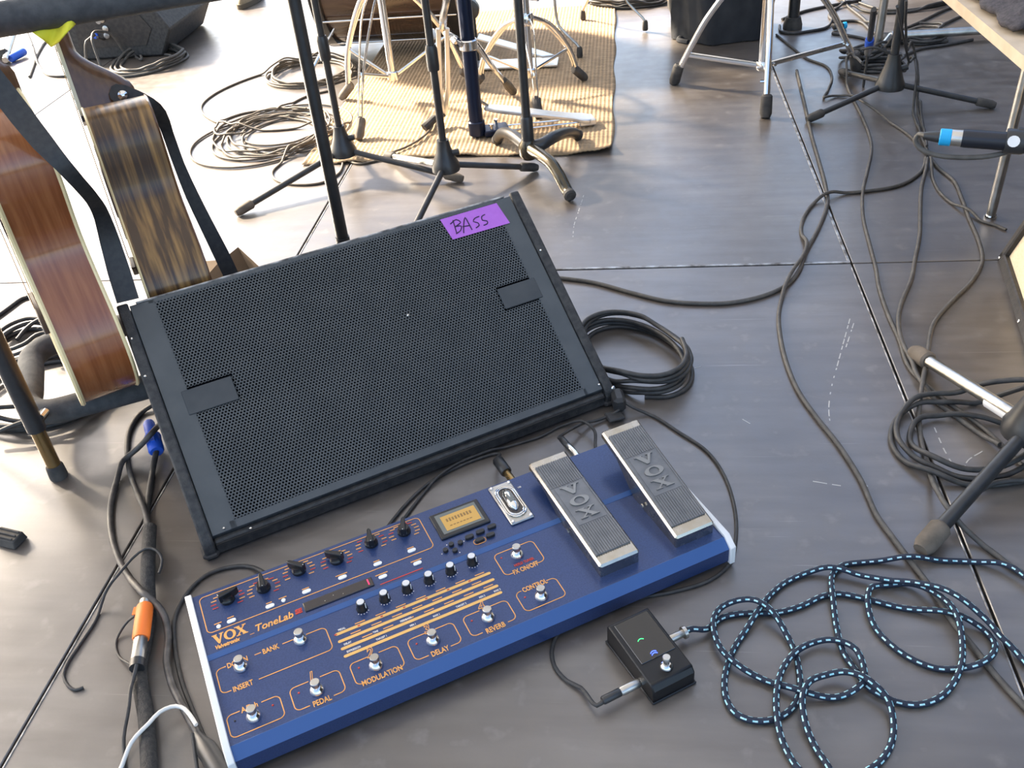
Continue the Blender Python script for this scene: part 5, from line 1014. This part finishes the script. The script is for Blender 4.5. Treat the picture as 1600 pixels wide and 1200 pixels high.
# ---- behind the guitar rack
p = G(72, 618); cable('cable_coil', 'coil of black cable under the left end of the guitar rack', coil(p[0], p[1], .135, .120, 4.3, .010, 11, start=.6), .0046)
p = G(40, 545); cable('cable_coil', 'upright tangle of black cable behind the foam loop of the guitar rack', coil(p[0], p[1]+.02, .055, .06, 3.6, .010, 15), .0046)
for lb, pts in (('black cable crossing the deck left of the guitar rack loop', [(-10, 498), (12, 482), (35, 466), (50, 462)]), ('black cable running under the guitar rack toward the edge of the deck', [(-10, 664), (30, 652), (66, 640), (110, 620)]), ('black cable passing behind the foot of the guitar rack upright', [(-10, 692), (25, 684), (60, 674), (100, 672), (135, 655), (150, 636)])): cable('audio_cable', lb, pts, .0044)
# ---- sunlit heap by the drums
K['cable_sun'] = mat('sunlit_brown_cable', (.095, .075, .055), .65, 0, (.14, .115, .085), 60)  # cable colour lightened and browned to paint in the sunlight on it
p = G(432, 212); cable('cable_coil', 'large sunlit heap of tangled cable left of the drum rug', coil(p[0], p[1], .165, .17, 8.4, .030, 21, n=12), .0034, 'cable_sun')
p = G(487, 116); cable('cable_coil', 'flat oval coil of cable beyond the sunlit heap', coil(p[0], p[1], .15, .15, 5.5, .010, 22), .0036, 'cable_sun')
cable('audio_cable', 'single cable sweeping wide over the sunlit deck from the oval coil', [(505, 92), (470, 101), (430, 110), (385, 124), (340, 144), (317, 162), (316, 175), (336, 190), (372, 201), (410, 204), (450, 202), (490, 196)], 0.0033, 'cable_sun')
cable('audio_cable', 'cable loop standing out left of the tangled heap', [(480, 176), (430, 172), (385, 176), (352, 187), (336, 202), (340, 213), (360, 216), (385, 210)], 0.0033, 'cable_sun')
cable('audio_cable', 'cable loop spilling forward of the heap under the tripod leg', [(470, 225), (452, 240), (440, 254), (426, 268), (430, 280), (455, 288), (500, 286), (528, 272), (536, 250), (534, 238)], 0.0033, 'cable_sun')
cable('audio_cable', 'thin cable crossing the front of the rug to the tripod stand', [(678, 186, .012), (674, 200, .012), (658, 216, .012), (634, 230, .012), (608, 240, .012), (584, 252), (560, 256), (540, 250)], .0034, 'cable_sun')
cable('audio_cable', 'cable curving from the oval coil down to the tangled heap', [(520, 140), (480, 150), (452, 164), (434, 175)], 0.0033, 'cable_sun')
p = G(985, 4); cable('cable_coil', 'coil of cable lying beyond the back corner of the rug', coil(p[0], p[1]+.02, .16, .10, 5.2, .012, 24), .0045, 'cable')
# ---- far left
cable('audio_cable', 'thin pale-lit cable lying beyond the guitar neck on the far deck', [(46, 120), (52, 104), (58, 86), (70, 66), (78, 58)], .005, 'cable2')
cable('audio_cable', 'cable curving from the far wedge monitor across the sunlit deck', [(152, 58, .12), (172, 66, .05), (200, 80), (214, 90), (222, 94), (216, 82)], .005, 'cable2')
cable('audio_cable', 'cable lying in front of the yellow cloth on the far sunlit deck', [(40, 46), (50, 70), (62, 104), (80, 118), (110, 118), (140, 112), (165, 104)], .005, 'cable2')
p = G(240, 98); cable('cable_coil', 'flat coil of cable in front of the far wedge monitor', coil(p[0]-.02, p[1], .13, .13, 4.3, .012, 26), .005, 'cable2')
bp2 = thing('speaker_connector', 'blue speaker plug with a dark round foot beside it on the far deck', 'connector', (*G(26, 88)[:2], 0)); plug(bp2, G(16, 92, .015), G(38, 80, .02), .016, 'bluecon', 'plug_shell')
lst = thing('far_stand_leg', 'dark stand leg with a ball foot on the far deck beside the blue plug', 'stand', (*G(8, 94)[:2], 0)); MB().tube([G(8, 94, .02), G(22, 50, .06), G(26, 30, .1)], .012, 10).build('leg', 'satin', lst); MB().lathe([(.012, 0), (.03, .012), (.032, .03), (.018, .05)], G(8, 96), n=14).build('rubber_foot', 'rubber', lst)
dk = G(238, 2); tag(MB().lathe([(.055, 0), (.062, .004), (.062, .030), (.05, .042), (.02, .048)], dk, n=24).build('round_lid', 'white', smooth=50), 'white round plastic lid on the far sunlit deck behind the wedge monitor', 'lid')
